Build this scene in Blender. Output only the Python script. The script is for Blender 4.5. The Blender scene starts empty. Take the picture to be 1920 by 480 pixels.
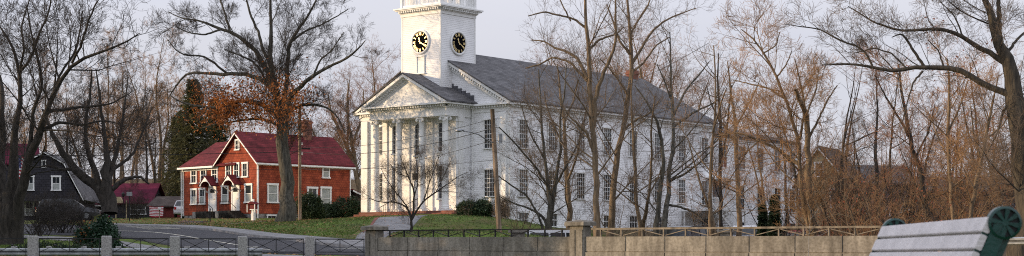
import bpy, math, random
import numpy as np
from mathutils import Vector, Matrix

# ------------------------------------------------------------------ frame
F, HX, HY = 3100.0, 960.0, 480.0          # focal length and principal point of the photograph (1920 px wide)
scene = bpy.context.scene
COL = scene.collection
R_ = math.radians

def P(px, py, d):                           # world point from a bearing, a height angle and a distance
    return Vector(((px - HX) / F * d, d, (HY - py) / F * d))

# ------------------------------------------------------------------ terrain
CP = [  # (bearing px, height px, distance)
 (672,472,68),(588,460,72),(463,445,79),(380,433,85),(300,427,96),(242,423,105),
 (231,445,78),(325,462,70),(430,476,62),(520,484,58),(100,455,78),(0,460,75),(-150,460,75),
 (640,476,60),(703,478,58),(665,465,66),(690,445,75),(705,428,88),(560,432,88),(560,418,105),(480,414,122),
 (343,410,135),(483,409,130),(420,411,128),(620,412,128),(640,410,118),(250,412,125),(150,414,120),(60,415,120),
 (-100,415,120),(290,408,145),(100,409,150),(700,409,107),(760,408,103),(830,406,100),(850,405,106),(680,408,118),
 (869,404.5,97),(926,409,95),(973,417,92),(820,412,92),(870,432,76),(940,436,73),(800,432,78),(760,450,70),
 (900,404,112),(960,412,108),(1000,425,100),(1010,428,110),(1100,427,118),(1320,430,135),(1500,425,140),
]
CW = [(-5.5,54,-.45),(-16,52,-.3),(-30,52,-.2),(-60,60,0),(-3,56,-.2),(3,58,-.2),(1.5,64,.2),(6,66,-.1),(10,72,-.1),(3.5,88,-.05),(7,80,-.1),
 (16,84,0),(26,84,0),(40,84,.3),(10,94,.2),(20,96,.3),(34,100,.8),(6,46,-.7),(16,50,-.7),(30,60,-.5),(16,38,-.7),
 (0,40,-.7),(0,20,-.65),(-10,30,-.65),(10,12,-.65),(0,0,-.65),(-20,10,-.65),(30,20,-.65),(60,60,-.3),(60,110,2),
 (0,150,3.6),(-40,160,4.4),(-80,150,4.2),(40,160,3.2),(80,160,3.4),(0,200,5),(-80,220,6),(80,220,5)]
pts = [];zs = []
for a, b, d in CP:
    p = P(a, b, d); pts.append((p.x, p.y)); zs.append(p.z)
for x, y, z in CW: pts.append((x, y)); zs.append(z)
pts = np.array(pts, float); zs = np.array(zs, float)
def _U(r2): return np.where(r2 > 1e-12, r2 * np.log(np.maximum(r2, 1e-12)), 0.0)
_n = len(pts); _S = 40.0
_d2 = ((pts[:, None] - pts[None]) ** 2).sum(-1) / _S ** 2
_A = np.zeros((_n + 3, _n + 3)); _A[:_n, :_n] = _U(_d2) + np.eye(_n) * 2e-3
_A[:_n, _n] = 1; _A[:_n, _n + 1:] = pts / _S; _A[_n, :_n] = 1; _A[_n + 1:, :_n] = (pts / _S).T
_w = np.linalg.solve(_A, np.concatenate([zs, [0, 0, 0]]))
def Hn(x, y):
    x = np.asarray(x, float); y = np.asarray(y, float); sh = x.shape
    x = x.ravel(); y = y.ravel(); out = np.zeros(len(x))
    cx = np.clip(x, -95, 95); cy = np.clip(y, -5, 225)
    for i in range(0, len(x), 20000):
        q = np.stack([cx[i:i+20000], cy[i:i+20000]], 1)
        d2 = ((q[:, None] - pts[None]) ** 2).sum(-1) / _S ** 2
        out[i:i+20000] = _U(d2) @ _w[:_n] + _w[_n] + (q / _S) @ _w[_n + 1:]
    far = np.clip((y - 200) / 300, 0, 1)
    out += far * far * (3 - 2 * far) * 16
    return out.reshape(sh)
def H(x, y): return float(Hn([x], [y])[0])

# ------------------------------------------------------------------ materials
def mat(name, col, rough=.8, var=.12, scale=3., bump=0., bscale=None, col2=None, metal=0., spec=.3, stretch=None, trans=0.):
    m = bpy.data.materials.new(name); m.use_nodes = True
    nt = m.node_tree; N = nt.nodes; L = nt.links
    b = N['Principled BSDF']
    b.inputs['Roughness'].default_value = rough; b.inputs['Metallic'].default_value = metal
    b.inputs['Specular IOR Level'].default_value = spec
    tc = N.new('ShaderNodeTexCoord'); src = tc.outputs['Object']
    if stretch:
        mp = N.new('ShaderNodeMapping'); mp.inputs['Scale'].default_value = stretch
        L.new(src, mp.inputs['Vector']); src = mp.outputs['Vector']
    nz = N.new('ShaderNodeTexNoise'); nz.inputs['Scale'].default_value = scale; nz.inputs['Detail'].default_value = 6
    L.new(src, nz.inputs['Vector'])
    rp = N.new('ShaderNodeValToRGB')
    c2 = col2 or tuple(c * (1 - var * 2) for c in col); c1 = col if col2 else tuple(min(1, c * (1 + var)) for c in col)
    rp.color_ramp.elements[0].position = .35; rp.color_ramp.elements[1].position = .65
    rp.color_ramp.elements[0].color = (*c2, 1); rp.color_ramp.elements[1].color = (*c1, 1)
    L.new(nz.outputs['Fac'], rp.inputs['Fac']); L.new(rp.outputs['Color'], b.inputs['Base Color'])
    if bump:
        bp = N.new('ShaderNodeBump'); bp.inputs['Strength'].default_value = bump; bp.inputs['Distance'].default_value = .03
        n2 = N.new('ShaderNodeTexNoise'); n2.inputs['Scale'].default_value = bscale or scale * 6; n2.inputs['Detail'].default_value = 5
        L.new(src, n2.inputs['Vector']); L.new(n2.outputs['Fac'], bp.inputs['Height']); L.new(bp.outputs['Normal'], b.inputs['Normal'])
    if trans:
        t = N.new('ShaderNodeBsdfTranslucent'); L.new(rp.outputs['Color'], t.inputs['Color'])
        mx = N.new('ShaderNodeMixShader'); mx.inputs[0].default_value = trans
        L.new(b.outputs[0], mx.inputs[1]); L.new(t.outputs[0], mx.inputs[2]); L.new(mx.outputs[0], N['Material Output'].inputs['Surface'])
    return m

def shingle_mat(name, c1, c2, mortar, bw=.28, bh=.2, roof=False):
    m = bpy.data.materials.new(name); m.use_nodes = True
    nt = m.node_tree; N = nt.nodes; L = nt.links; b = N['Principled BSDF']
    b.inputs['Roughness'].default_value = .9; b.inputs['Specular IOR Level'].default_value = .15
    tc = N.new('ShaderNodeTexCoord'); sp = N.new('ShaderNodeSeparateXYZ'); L.new(tc.outputs['Object'], sp.inputs[0])
    ad = N.new('ShaderNodeMath'); ad.operation = 'ADD'; L.new(sp.outputs['X'], ad.inputs[0]); L.new(sp.outputs['Y'], ad.inputs[1])
    cb = N.new('ShaderNodeCombineXYZ'); L.new(ad.outputs[0], cb.inputs['X']); L.new(sp.outputs['Z'], cb.inputs['Y'])
    br = N.new('ShaderNodeTexBrick'); L.new(cb.outputs[0], br.inputs['Vector']); br.inputs['Scale'].default_value = 1
    br.inputs['Brick Width'].default_value = bw; br.inputs['Row Height'].default_value = bh * (.5 if roof else 1)
    br.inputs['Mortar Size'].default_value = .012; br.inputs['Bias'].default_value = 0
    br.inputs['Color1'].default_value = (*c1, 1); br.inputs['Color2'].default_value = (*c2, 1); br.inputs['Mortar'].default_value = (*mortar, 1)
    nz = N.new('ShaderNodeTexNoise'); nz.inputs['Scale'].default_value = 1.3; nz.inputs['Detail'].default_value = 7; L.new(tc.outputs['Object'], nz.inputs['Vector'])
    mr = N.new('ShaderNodeMapRange'); mr.inputs['From Min'].default_value = .3; mr.inputs['From Max'].default_value = .7
    mr.inputs['To Min'].default_value = .68; mr.inputs['To Max'].default_value = 1.25; L.new(nz.outputs['Fac'], mr.inputs['Value'])
    mx = N.new('ShaderNodeMix'); mx.data_type = 'RGBA'; mx.blend_type = 'MULTIPLY'; mx.inputs['Factor'].default_value = 1
    L.new(br.outputs['Color'], mx.inputs['A']); L.new(mr.outputs['Result'], mx.inputs['B']); L.new(mx.outputs['Result'], b.inputs['Base Color'])
    bp = N.new('ShaderNodeBump'); bp.inputs['Strength'].default_value = .6; bp.inputs['Distance'].default_value = .02
    L.new(br.outputs['Color'], bp.inputs['Height']); L.new(bp.outputs['Normal'], b.inputs['Normal'])
    return m

M = {}
M['white'] = mat('white_paint', (.79, .79, .79), .6, .04, 1.1, .12, 30)
M['whitetrim'] = mat('white_trim_paint', (.74, .74, .72), .5, .04, 3)
M['glass'] = mat('window_glass', (.025, .03, .035), .08, .2, .8, spec=.6)
M['screen'] = mat('window_screen', (.1, .1, .11), .45, .2, 2)
M['shade'] = mat('drawn_blind', (.34, .36, .34), .7, .15, 2)
M['roofgrey'] = shingle_mat('grey_roof_shingles', (.145, .14, .142), (.10, .097, .10), (.07, .068, .072), .4, .3, True)
M['roofred'] = shingle_mat('red_roof_shingles', (.15, .024, .028), (.10, .017, .02), (.06, .012, .014), .4, .3, True)
M['shingle'] = shingle_mat('brick_red_wall_shingles', (.34, .078, .038), (.23, .048, .026), (.12, .028, .018), .24, .19)
M['roofpink'] = shingle_mat('wine_red_roof_shingles', (.10, .012, .032), (.07, .009, .024), (.08, .006, .02), .4, .3, True)
M['darkshingle'] = shingle_mat('charcoal_wall_shingles', (.05, .048, .057), (.036, .034, .041), (.012, .012, .014), .3, .2)
M['roofbrown'] = shingle_mat('brown_roof_shingles', (.09, .07, .06), (.06, .048, .044), (.05, .035, .03), .4, .3, True)
M['brick'] = shingle_mat('red_brick', (.26, .085, .05), (.19, .06, .04), (.16, .12, .1), .22, .075)
M['stonebase'] = mat('foundation_stone', (.2, .19, .18), .9, .3, 3, .4)
M['concrete0'] = mat('weathered_concrete', (.26, .225, .175), .9, .3, 1.6, .5, 40, col2=(.12, .105, .085), stretch=(1.3, 1.3, .6))
M['granite'] = mat('granite', (.3, .29, .28), .8, .2, 20, .3, 60)
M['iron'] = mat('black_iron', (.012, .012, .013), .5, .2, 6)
M['rail_sunlit'] = mat('sunlit_rail_metal', (.14, .115, .085), .6, .3, 5, .2)  # golden light on the metal put into the colour
M['galv'] = mat('galvanised_steel', (.3, .31, .32), .5, .15, 5, metal=.6)
M['asphalt'] = mat('asphalt', (.034, .033, .038), .85, .15, 2.5, .3, 90)
M['paving'] = mat('concrete_paving', (.19, .185, .185), .9, .15, 2, .2, 50)
M['brickpave'] = shingle_mat('brick_edging', (.25, .085, .06), (.18, .06, .045), (.12, .08, .07), .2, .1)
M['paint_line'] = mat('road_paint', (.5, .48, .4), .8, .3, 3)
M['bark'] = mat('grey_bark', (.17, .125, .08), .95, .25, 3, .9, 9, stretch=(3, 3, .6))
M['barkdark'] = mat('dark_bark', (.042, .036, .03), .95, .25, 3, .9, 9, stretch=(3, 3, .6))  # near-black tone also stands in for shade on trunks
M['bark_old'] = mat('old_dark_bark', (.085, .07, .05), .95, .35, 3, 1., 7, col2=(.035, .03, .024), stretch=(3, 3, .5))
M['bark_oak'] = mat('oak_bark', (.09, .083, .066), .95, .3, 3, 1., 9, stretch=(3, 3, .5))
M['twig'] = mat('brown_twigs', (.15, .112, .08), .9, .25, .5)
M['twigdark'] = mat('dark_twigs', (.042, .034, .028), .9, .25, .5)  # dark tone also puts shade into left trees and thicket
M['twigred'] = mat('reddish_twigs', (.26, .135, .07), .9, .25, .5)
M['twiglit'] = mat('sunlit_twigs', (.33, .195, .095), .9, .25, .5)  # tan carries golden sunlight into the twig colour
M['oakleaf'] = mat('rust_oak_leaves', (.42, .15, .035), .7, .3, .8, col2=(.24, .08, .022), trans=.3)
M['redleaf'] = mat('withered_red_leaves', (.3, .1, .05), .8, .3, .8, col2=(.16, .05, .03), trans=.3)
M['evergreen'] = mat('evergreen_leaves', (.035, .06, .022), .7, .3, .9, col2=(.016, .03, .013), trans=.15)
M['rhodo'] = mat('glossy_dark_leaves', (.022, .06, .026), .5, .3, .9, col2=(.01, .028, .014), trans=.12)
M['spruce'] = mat('spruce_needles', (.10, .095, .035), .8, .3, .6, col2=(.04, .045, .02), trans=.3)
M['pole'] = mat('weathered_pole_wood', (.24, .18, .13), .9, .3, 2, .5, 20, stretch=(4, 4, .4))
M['wire'] = mat('cable', (.02, .02, .02), .6, .1, 2)
M['gold'] = mat('gold_leaf', (.78, .6, .28), .35, .1, 3, metal=.35)
M['black'] = mat('black_enamel', (.006, .006, .007), .95, .1, 3, spec=.0)
M['carwhite'] = mat('white_car_paint', (.6, .6, .62), .25, .03, 1, spec=.6)
M['cardark'] = mat('dark_car_paint', (.03, .032, .04), .22, .1, 1, spec=.6)
M['carsilver'] = mat('silver_car_paint', (.3, .31, .33), .25, .05, 1, metal=.6)
M['carred'] = mat('maroon_car_paint', (.12, .015, .02), .25, .05, 1, spec=.6)
M['tyre'] = mat('tyre_rubber', (.015, .015, .015), .9, .1, 4)
M['taillight'] = mat('red_lens', (.4, .01, .01), .25, .05, 4)
M['benchslat'] = mat('pale_recycled_slats', (.58, .54, .54), .55, .07, 6, .25, 60, stretch=(1, .12, 1))
M['benchgreen'] = mat('dark_green_cast_iron', (.0, .038, .03), .38, .15, 8, .1, 60, spec=.5)
M['flagred'] = mat('flag_red_cloth', (.38, .02, .035), .8, .05, 4)
M['flagwhite'] = mat('flag_white_cloth', (.65, .65, .65), .8, .05, 4)
M['flagblue'] = mat('flag_blue_cloth', (.02, .03, .14), .8, .05, 4)
M['creamwall'] = mat('cream_clapboard', (.4, .33, .2), .8, .1, 2)
M['rearwall'] = mat('slate_blue_siding', (.1, .105, .13), .8, .15, 2)
M['redwall'] = mat('barn_red_boards', (.16, .03, .028), .85, .2, 2)
M['magenta'] = mat('magenta_paint', (.3, .01, .07), .7, .1, 2)
M['leaflitter'] = mat('fallen_leaves', (.34, .18, .08), .8, .4, 5, col2=(.16, .08, .035))

def concrete_mat():
    m = bpy.data.materials.new('stained_concrete'); m.use_nodes = True
    nt = m.node_tree; N = nt.nodes; L = nt.links; b = N['Principled BSDF']; b.inputs['Roughness'].default_value = .92; b.inputs['Specular IOR Level'].default_value = .15
    tc = N.new('ShaderNodeTexCoord'); col = None
    def layer(scale, st, p0, p1, lo, hi, det=6):
        nonlocal col
        mp = N.new('ShaderNodeMapping'); mp.inputs['Scale'].default_value = st; L.new(tc.outputs['Object'], mp.inputs['Vector'])
        n = N.new('ShaderNodeTexNoise'); n.inputs['Scale'].default_value = scale; n.inputs['Detail'].default_value = det; L.new(mp.outputs[0], n.inputs['Vector'])
        r = N.new('ShaderNodeValToRGB'); r.color_ramp.elements[0].position = p0; r.color_ramp.elements[1].position = p1; r.color_ramp.elements[0].color = (*lo, 1); r.color_ramp.elements[1].color = (*hi, 1)
        L.new(n.outputs['Fac'], r.inputs['Fac'])
        if col is None: col = r.outputs['Color']
        else:
            x = N.new('ShaderNodeMix'); x.data_type = 'RGBA'; x.blend_type = 'MULTIPLY'; x.inputs['Factor'].default_value = 1; L.new(col, x.inputs['A']); L.new(r.outputs['Color'], x.inputs['B']); col = x.outputs['Result']
        return n.outputs['Fac']
    layer(.9, (1, 1, 1), .3, .7, (.15, .138, .118), (.29, .265, .225))
    layer(2.6, (2.0, 2.0, .45), .36, .64, (.66, .65, .64), (1.05, 1.05, 1.05))
    f = layer(14, (1, 1, 1), .36, .6, (.78, .78, .76), (1.08, 1.08, 1.08), 8)
    L.new(col, b.inputs['Base Color'])
    bp = N.new('ShaderNodeBump'); bp.inputs['Strength'].default_value = .6; bp.inputs['Distance'].default_value = .02; L.new(f, bp.inputs['Height']); L.new(bp.outputs['Normal'], b.inputs['Normal'])
    return m
M['concrete'] = concrete_mat()

def ground_mat():
    m = bpy.data.materials.new('grass_and_leaf_litter'); m.use_nodes = True
    nt = m.node_tree; N = nt.nodes; L = nt.links; b = N['Principled BSDF']; b.inputs['Roughness'].default_value = .95; b.inputs['Specular IOR Level'].default_value = .1
    g = N.new('ShaderNodeNewGeometry')
    def noise(s, d=8):
        n = N.new('ShaderNodeTexNoise'); n.inputs['Scale'].default_value = s; n.inputs['Detail'].default_value = d; L.new(g.outputs['Position'], n.inputs['Vector']); return n.outputs['Fac']
    def ramp(f, a, ca, bb, cb_):
        r = N.new('ShaderNodeValToRGB'); r.color_ramp.elements[0].position = a; r.color_ramp.elements[0].color = (*ca, 1)
        r.color_ramp.elements[1].position = bb; r.color_ramp.elements[1].color = (*cb_, 1); L.new(f, r.inputs['Fac']); return r.outputs['Color']
    grass = ramp(noise(.9), .35, (.055, .08, .016), .68, (.105, .165, .024))
    dry = ramp(noise(3), .4, (.07, .05, .027), .6, (.125, .085, .042))
    f = ramp(noise(.25), .46, (0, 0, 0), .62, (1, 1, 1))
    fine = ramp(noise(4.5, 3), .45, (0, 0, 0), .6, (1, 1, 1))
    mul = N.new('ShaderNodeMath'); mul.operation = 'MULTIPLY_ADD'; L.new(f, mul.inputs[0]); mul.inputs[1].default_value = .55; 
    m2 = N.new('ShaderNodeMath'); m2.operation = 'MULTIPLY'; L.new(fine, m2.inputs[0]); m2.inputs[1].default_value = .3; L.new(m2.outputs[0], mul.inputs[2])
    # leaf litter under the wood: right of x = 5 and far away
    sp = N.new('ShaderNodeSeparateXYZ'); L.new(g.outputs['Position'], sp.inputs[0])
    mr = N.new('ShaderNodeMapRange'); mr.inputs['From Min'].default_value = 3; mr.inputs['From Max'].default_value = 9; L.new(sp.outputs['X'], mr.inputs['Value'])
    mr2 = N.new('ShaderNodeMapRange'); mr2.inputs['From Min'].default_value = 150; mr2.inputs['From Max'].default_value = 165; L.new(sp.outputs['Y'], mr2.inputs['Value'])
    mxm = N.new('ShaderNodeMath'); mxm.operation = 'MAXIMUM'; L.new(mr.outputs[0], mxm.inputs[0]); L.new(mr2.outputs[0], mxm.inputs[1])
    ad = N.new('ShaderNodeMath'); ad.operation = 'ADD'; ad.use_clamp = True; L.new(mul.outputs[0], ad.inputs[0]); L.new(mxm.outputs[0], ad.inputs[1])
    mx = N.new('ShaderNodeMix'); mx.data_type = 'RGBA'; L.new(ad.outputs[0], mx.inputs['Factor']); L.new(grass, mx.inputs['A']); L.new(dry, mx.inputs['B'])
    L.new(mx.outputs['Result'], b.inputs['Base Color'])
    bp = N.new('ShaderNodeBump'); bp.inputs['Strength'].default_value = .8; bp.inputs['Distance'].default_value = .06
    L.new(noise(12, 4), bp.inputs['Height']); L.new(bp.outputs['Normal'], b.inputs['Normal'])
    return m
M['ground'] = ground_mat()

# ------------------------------------------------------------------ mesh helpers
def link(o): COL.objects.link(o); return o

def tag(o, label=None, cat=None, group=None, kind=None):
    if label: o['label'] = label
    if cat: o['category'] = cat
    if group: o['group'] = group
    if kind: o['kind'] = kind
    return o

def empty(name, loc, rz=0, label=None, cat=None, group=None):
    o = bpy.data.objects.new(name, None); o.empty_display_size = .3; link(o)
    o.location = loc; o.rotation_euler = (0, 0, rz)
    return tag(o, label, cat, group)

class MB:
    def __init__(s): s.v = []; s.f = []; s.m = []
    def add(s, vs, fs, m=0):
        b = len(s.v); s.v += [tuple(v) for v in vs]; s.f += [tuple(b + i for i in f) for f in fs]; s.m += [m] * len(fs); return s
    def box(s, x0, x1, y0, y1, z0, z1, m=0):
        vs = [(x, y, z) for z in (z0, z1) for y in (y0, y1) for x in (x0, x1)]
        return s.add(vs, [(0, 2, 3, 1), (4, 5, 7, 6), (0, 1, 5, 4), (2, 6, 7, 3), (0, 4, 6, 2), (1, 3, 7, 5)], m)
    def bevbox(s, x0, x1, y0, y1, z0, z1, b=.02, m=0):     # box with chamfered upright edges and top
        def ring(i, z): return [(x0+i, y0+b+i, z), (x0+b+i, y0+i, z), (x1-b-i, y0+i, z), (x1-i, y0+b+i, z), (x1-i, y1-b-i, z), (x1-b-i, y1-i, z), (x0+b+i, y1-i, z), (x0+i, y1-b-i, z)]
        vs = ring(0, z0) + ring(0, z1 - b) + ring(b * .8, z1); fs = []
        for r in (0, 8):
            for i in range(8): j = (i + 1) % 8; fs.append((r+i, r+j, r+8+j, r+8+i))
        fs.append(tuple(range(16, 24))); fs.append(tuple(range(7, -1, -1)))
        return s.add(vs, fs, m)
    def prism(s, poly, off, m=0):
        n = len(poly); off = Vector(off); a = [Vector(p) for p in poly]; b = [p + off for p in a]
        return s.add(a + b, [tuple(range(n - 1, -1, -1)), tuple(range(n, 2 * n))] + [(i, (i + 1) % n, n + (i + 1) % n, n + i) for i in range(n)], m)
    def bar(s, a, b, w, h=None, m=0, up=(0, 0, 1)):
        h = h or w; a = Vector(a); b = Vector(b); d = (b - a).normalized(); upv = Vector(up)
        if abs(d.dot(upv)) > .98: upv = Vector((1, 0, 0))
        sx = d.cross(upv).normalized() * w / 2; sz = sx.cross(d).normalized() * h / 2
        vs = [p + i * sx + j * sz for p in (a, b) for j in (-1, 1) for i in (-1, 1)]
        return s.add(vs, [(0, 1, 3, 2), (4, 6, 7, 5), (0, 4, 5, 1), (2, 3, 7, 6), (0, 2, 6, 4), (1, 5, 7, 3)], m)
    def tube(s, pts_, r, n=8, m=0):
        pts_ = [Vector(p) for p in pts_]; k = len(pts_); r = [float(_r) for _r in r] if hasattr(r, '__len__') else [float(r)] * k; vs = []; fs = []
        for i, p in enumerate(pts_):
            t = (pts_[min(i + 1, k - 1)] - pts_[max(i - 1, 0)]).normalized(); ref = Vector((0, 0, 1)) if abs(t.z) < .9 else Vector((1, 0, 0))
            a = t.cross(ref).normalized(); b = t.cross(a)
            for j in range(n): q = 2 * math.pi * j / n; vs.append(p + r[i] * (math.cos(q) * a + math.sin(q) * b))
        for i in range(k - 1):
            for j in range(n): jj = (j + 1) % n; fs.append((i*n+j, i*n+jj, (i+1)*n+jj, (i+1)*n+j))
        fs.append(tuple(range(n))); fs.append(tuple(range(k*n-1, (k-1)*n-1, -1)))
        return s.add(vs, fs, m)
    def lathe(s, prof, c=(0, 0, 0), n=20, m=0):
        vs = []; fs = []; k = len(prof)
        for r, z in prof:
            for j in range(n): q = 2 * math.pi * j / n; vs.append((c[0] + r * math.cos(q), c[1] + r * math.sin(q), c[2] + z))
        for i in range(k - 1):
            for j in range(n): jj = (j + 1) % n; fs.append((i*n+j, i*n+jj, (i+1)*n+jj, (i+1)*n+j))
        fs.append(tuple(range(n - 1, -1, -1))); fs.append(tuple(range((k-1)*n, k*n)))
        return s.add(vs, fs, m)
    def mesh(s, name, mats, smooth=False):
        me = bpy.data.meshes.new(name); me.from_pydata(s.v, [], s.f)
        for mm in (mats if isinstance(mats, (list, tuple)) else [mats]): me.materials.append(mm)
        me.polygons.foreach_set('material_index', s.m)
        if smooth: me.polygons.foreach_set('use_smooth', [True] * len(s.f))
        me.update(); return me
    def build(s, name, mats, parent=None, loc=(0, 0, 0), rz=0, smooth=False):
        o = bpy.data.objects.new(name, s.mesh(name, mats, smooth)); link(o); o.location = loc; o.rotation_euler = (0, 0, rz)
        if parent is not None: o.parent = parent
        return o

def np_mesh(name, V, Q, mats, smooth=False, midx=None):
    """V (n,3), Q (f,k) arrays -> mesh"""
    me = bpy.data.meshes.new(name); k = Q.shape[1]
    me.vertices.add(len(V)); me.vertices.foreach_set('co', np.ascontiguousarray(V, np.float32).ravel())
    me.loops.add(Q.size); me.loops.foreach_set('vertex_index', np.ascontiguousarray(Q, np.int32).ravel())
    me.polygons.add(len(Q)); me.polygons.foreach_set('loop_start', np.arange(0, Q.size, k, dtype=np.int32))
    for mm in (mats if isinstance(mats, (list, tuple)) else [mats]): me.materials.append(mm)
    if smooth: me.polygons.foreach_set('use_smooth', np.ones(len(Q), bool))
    if midx is not None: me.polygons.foreach_set('material_index', np.asarray(midx, np.int32))
    me.update(calc_edges=True); me.validate(); return me

def obj(name, me, parent=None, loc=(0, 0, 0), rz=0):
    o = bpy.data.objects.new(name, me); link(o); o.location = loc; o.rotation_euler = (0, 0, rz)
    if parent is not None: o.parent = parent
    return o

def copy_tree(o, parent=None):
    c = o.copy(); COL.objects.link(c); c.parent = parent
    for ch in [k for k in bpy.data.objects if k.parent is o]: copy_tree(ch, c)
    return c

# ------------------------------------------------------------------ camera, sun, sky
cam = bpy.data.cameras.new('camera'); co = bpy.data.objects.new('camera', cam); link(co)
cam.sensor_width = 36; cam.lens = 36 * F / 1920; cam.shift_y = (HY - 240) / 1920; cam.clip_start = .1; cam.clip_end = 4000
co.location = (0, 0, 0); co.rotation_euler = (R_(90), 0, 0); scene.camera = co
cam.dof.use_dof = True; cam.dof.focus_distance = 105; cam.dof.aperture_fstop = 6.3
SUNV = Vector((-1, -.04, 0)).normalized(); SEL = R_(9.5)
sd = Vector((SUNV.x * math.cos(SEL), SUNV.y * math.cos(SEL), math.sin(SEL)))
sl = bpy.data.lights.new('sun', 'SUN'); sl.energy = 3.7; sl.angle = R_(.6); sl.color = (1., .73, .45)
so = bpy.data.objects.new('sun', sl); link(so); so.location = (-60, -30, 40); so.rotation_euler = sd.to_track_quat('Z', 'Y').to_euler()
w = bpy.data.worlds.new('World'); scene.world = w; w.use_nodes = True
nt = w.node_tree; N = nt.nodes; L = nt.links; bg = N['Background']
sky = N.new('ShaderNodeTexSky'); sky.sky_type = 'NISHITA'; sky.sun_disc = False; sky.sun_elevation = SEL; sky.sun_rotation = math.atan2(SUNV.x, SUNV.y)
sky.air_density = 1; sky.dust_density = 1.; sky.ozone_density = 2
L.new(sky.outputs[0], bg.inputs['Color']); bg.inputs['Strength'].default_value = .12
# a thin even veil of high cloud in front of the blue
cl = N.new('ShaderNodeBackground'); tc = N.new('ShaderNodeTexCoord'); mp = N.new('ShaderNodeMapping'); mp.inputs['Scale'].default_value = (1, 1, 5)
nz = N.new('ShaderNodeTexNoise'); nz.inputs['Scale'].default_value = 2.2; nz.inputs['Detail'].default_value = 6
L.new(tc.outputs['Generated'], mp.inputs['Vector']); L.new(mp.outputs[0], nz.inputs['Vector'])
cr = N.new('ShaderNodeValToRGB'); cr.color_ramp.elements[0].position = .3; cr.color_ramp.elements[0].color = (.69, .70, .84, 1)
cr.color_ramp.elements[1].position = .7; cr.color_ramp.elements[1].color = (.82, .79, .85, 1)
L.new(nz.outputs['Fac'], cr.inputs['Fac']); sp_w = N.new('ShaderNodeSeparateXYZ'); L.new(tc.outputs['Generated'], sp_w.inputs[0])
mr_w = N.new('ShaderNodeMapRange'); mr_w.inputs['From Min'].default_value = .12; mr_w.inputs['From Max'].default_value = .5; L.new(sp_w.outputs['Z'], mr_w.inputs['Value']); mu_w = N.new('ShaderNodeMix'); mu_w.data_type = 'RGBA'
L.new(mr_w.outputs[0], mu_w.inputs['Factor']); L.new(cr.outputs[0], mu_w.inputs['A']); mu_w.inputs['B'].default_value = (1.38, 1.43, 1.64, 1); L.new(mu_w.outputs['Result'], cl.inputs['Color']); cl.inputs['Strength'].default_value = .80
mx = N.new('ShaderNodeMixShader'); mx.inputs[0].default_value = .8
L.new(bg.outputs[0], mx.inputs[1]); L.new(cl.outputs[0], mx.inputs[2]); L.new(mx.outputs[0], N['World Output'].inputs['Surface'])
vs_ = scene.view_settings; vs_.view_transform = 'Standard'; vs_.look = 'None'; vs_.gamma = 1; vs_.exposure = 0.36; vs_.use_curve_mapping = False
scene.render.engine = 'CYCLES'; scene.cycles.max_bounces = 6; scene.cycles.use_denoising = False; scene.cycles.transparent_max_bounces = 8
scene.cycles.filter_width = 1.05; scene.cycles.sample_clamp_indirect = 3

# ------------------------------------------------------------------ ground, road, paths
def axis(a, b, n): return np.linspace(a, b, n)
xs = np.unique(np.concatenate([axis(-1500, -100, 12), axis(-100, -46, 20), axis(-46, 46, 170), axis(46, 100, 20), axis(100, 1500, 12)]))
ys = np.unique(np.concatenate([axis(-300, -5, 8), axis(-5, 48, 36), axis(48, 140, 180), axis(140, 230, 40), axis(230, 500, 30), axis(500, 2500, 16)]))
X, Y = np.meshgrid(xs, ys); Z = Hn(X, Y)
V = np.stack([X.ravel(), Y.ravel(), Z.ravel()], 1); nx = len(xs); I = np.arange(len(V)).reshape(X.shape)
Q = np.stack([I[:-1, :-1].ravel(), I[:-1, 1:].ravel(), I[1:, 1:].ravel(), I[1:, :-1].ravel()], 1)
tag(obj('ground', np_mesh('ground', V, Q, M['ground'], True)), kind='structure')

def resample(pl, n):
    pl = np.asarray(pl, float); s = np.concatenate([[0], np.cumsum(np.linalg.norm(np.diff(pl, axis=0), axis=1))])
    t = np.linspace(0, s[-1], n); return np.stack([np.interp(t, s, pl[:, i]) for i in range(pl.shape[1])], 1)
def smooth_pl(pl, n=40, it=6):
    p = resample(pl, n)
    for _ in range(it): p[1:-1] = (p[:-2] + 2 * p[1:-1] + p[2:]) / 4
    return p
def PX(px, d): return ((px - HX) / F * d, d)
def strip(name, left, right, dz, m, n=60, across=8, drop=.5):
    a = smooth_pl(left, n); b = smooth_pl(right, n); t = np.linspace(0, 1, across)[None, :, None]
    G = a[:, None] * (1 - t) + b[:, None] * t
    z = Hn(G[..., 0], G[..., 1]) + dz
    top = np.concatenate([G, z[..., None]], 2)
    first = top[:, :1].copy(); first[..., 2] -= drop; last = top[:, -1:].copy(); last[..., 2] -= drop
    A = np.concatenate([first, top, last], 1); k = A.shape[1]
    I = np.arange(n * k).reshape(n, k)
    Q = np.stack([I[:-1, :-1].ravel(), I[1:, :-1].ravel(), I[1:, 1:].ravel(), I[:-1, 1:].ravel()], 1)
    return tag(obj(name, np_mesh(name, A.reshape(-1, 3), Q, m)), kind='structure')
far = [(22, 40), (10, 51.8), (-1, 62), PX(672, 68), PX(588, 72.5), PX(463, 79), PX(380, 86), PX(310, 95), PX(262, 102), (-32, 110), (-50, 116)]
near = [(16, 37), (6, 47.3), (-4, 57), (-8.2, 60), PX(430, 63.5), PX(325, 70), PX(231, 78), PX(150, 84), (-34, 95), (-40, 99), (-54, 104)]
far_s = smooth_pl(far, 60); near_s = smooth_pl(near, 60)
strip('road', near, far, .03, M['asphalt'])
def offs(p, dist):
    t = np.gradient(p, axis=0); t /= np.linalg.norm(t, axis=1)[:, None]; n = np.stack([t[:, 1], -t[:, 0]], 1); return p + n * dist
strip('pavement', offs(far_s, .02)[:46], offs(far_s, 1.5)[:46], .13, M['paving'], drop=.4)
strip('footpath', offs(near_s, -1.0)[4:44], offs(near_s, -2.1)[4:44], .05, M['paving'], drop=.4)
mid = (far_s + near_s) / 2
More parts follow.
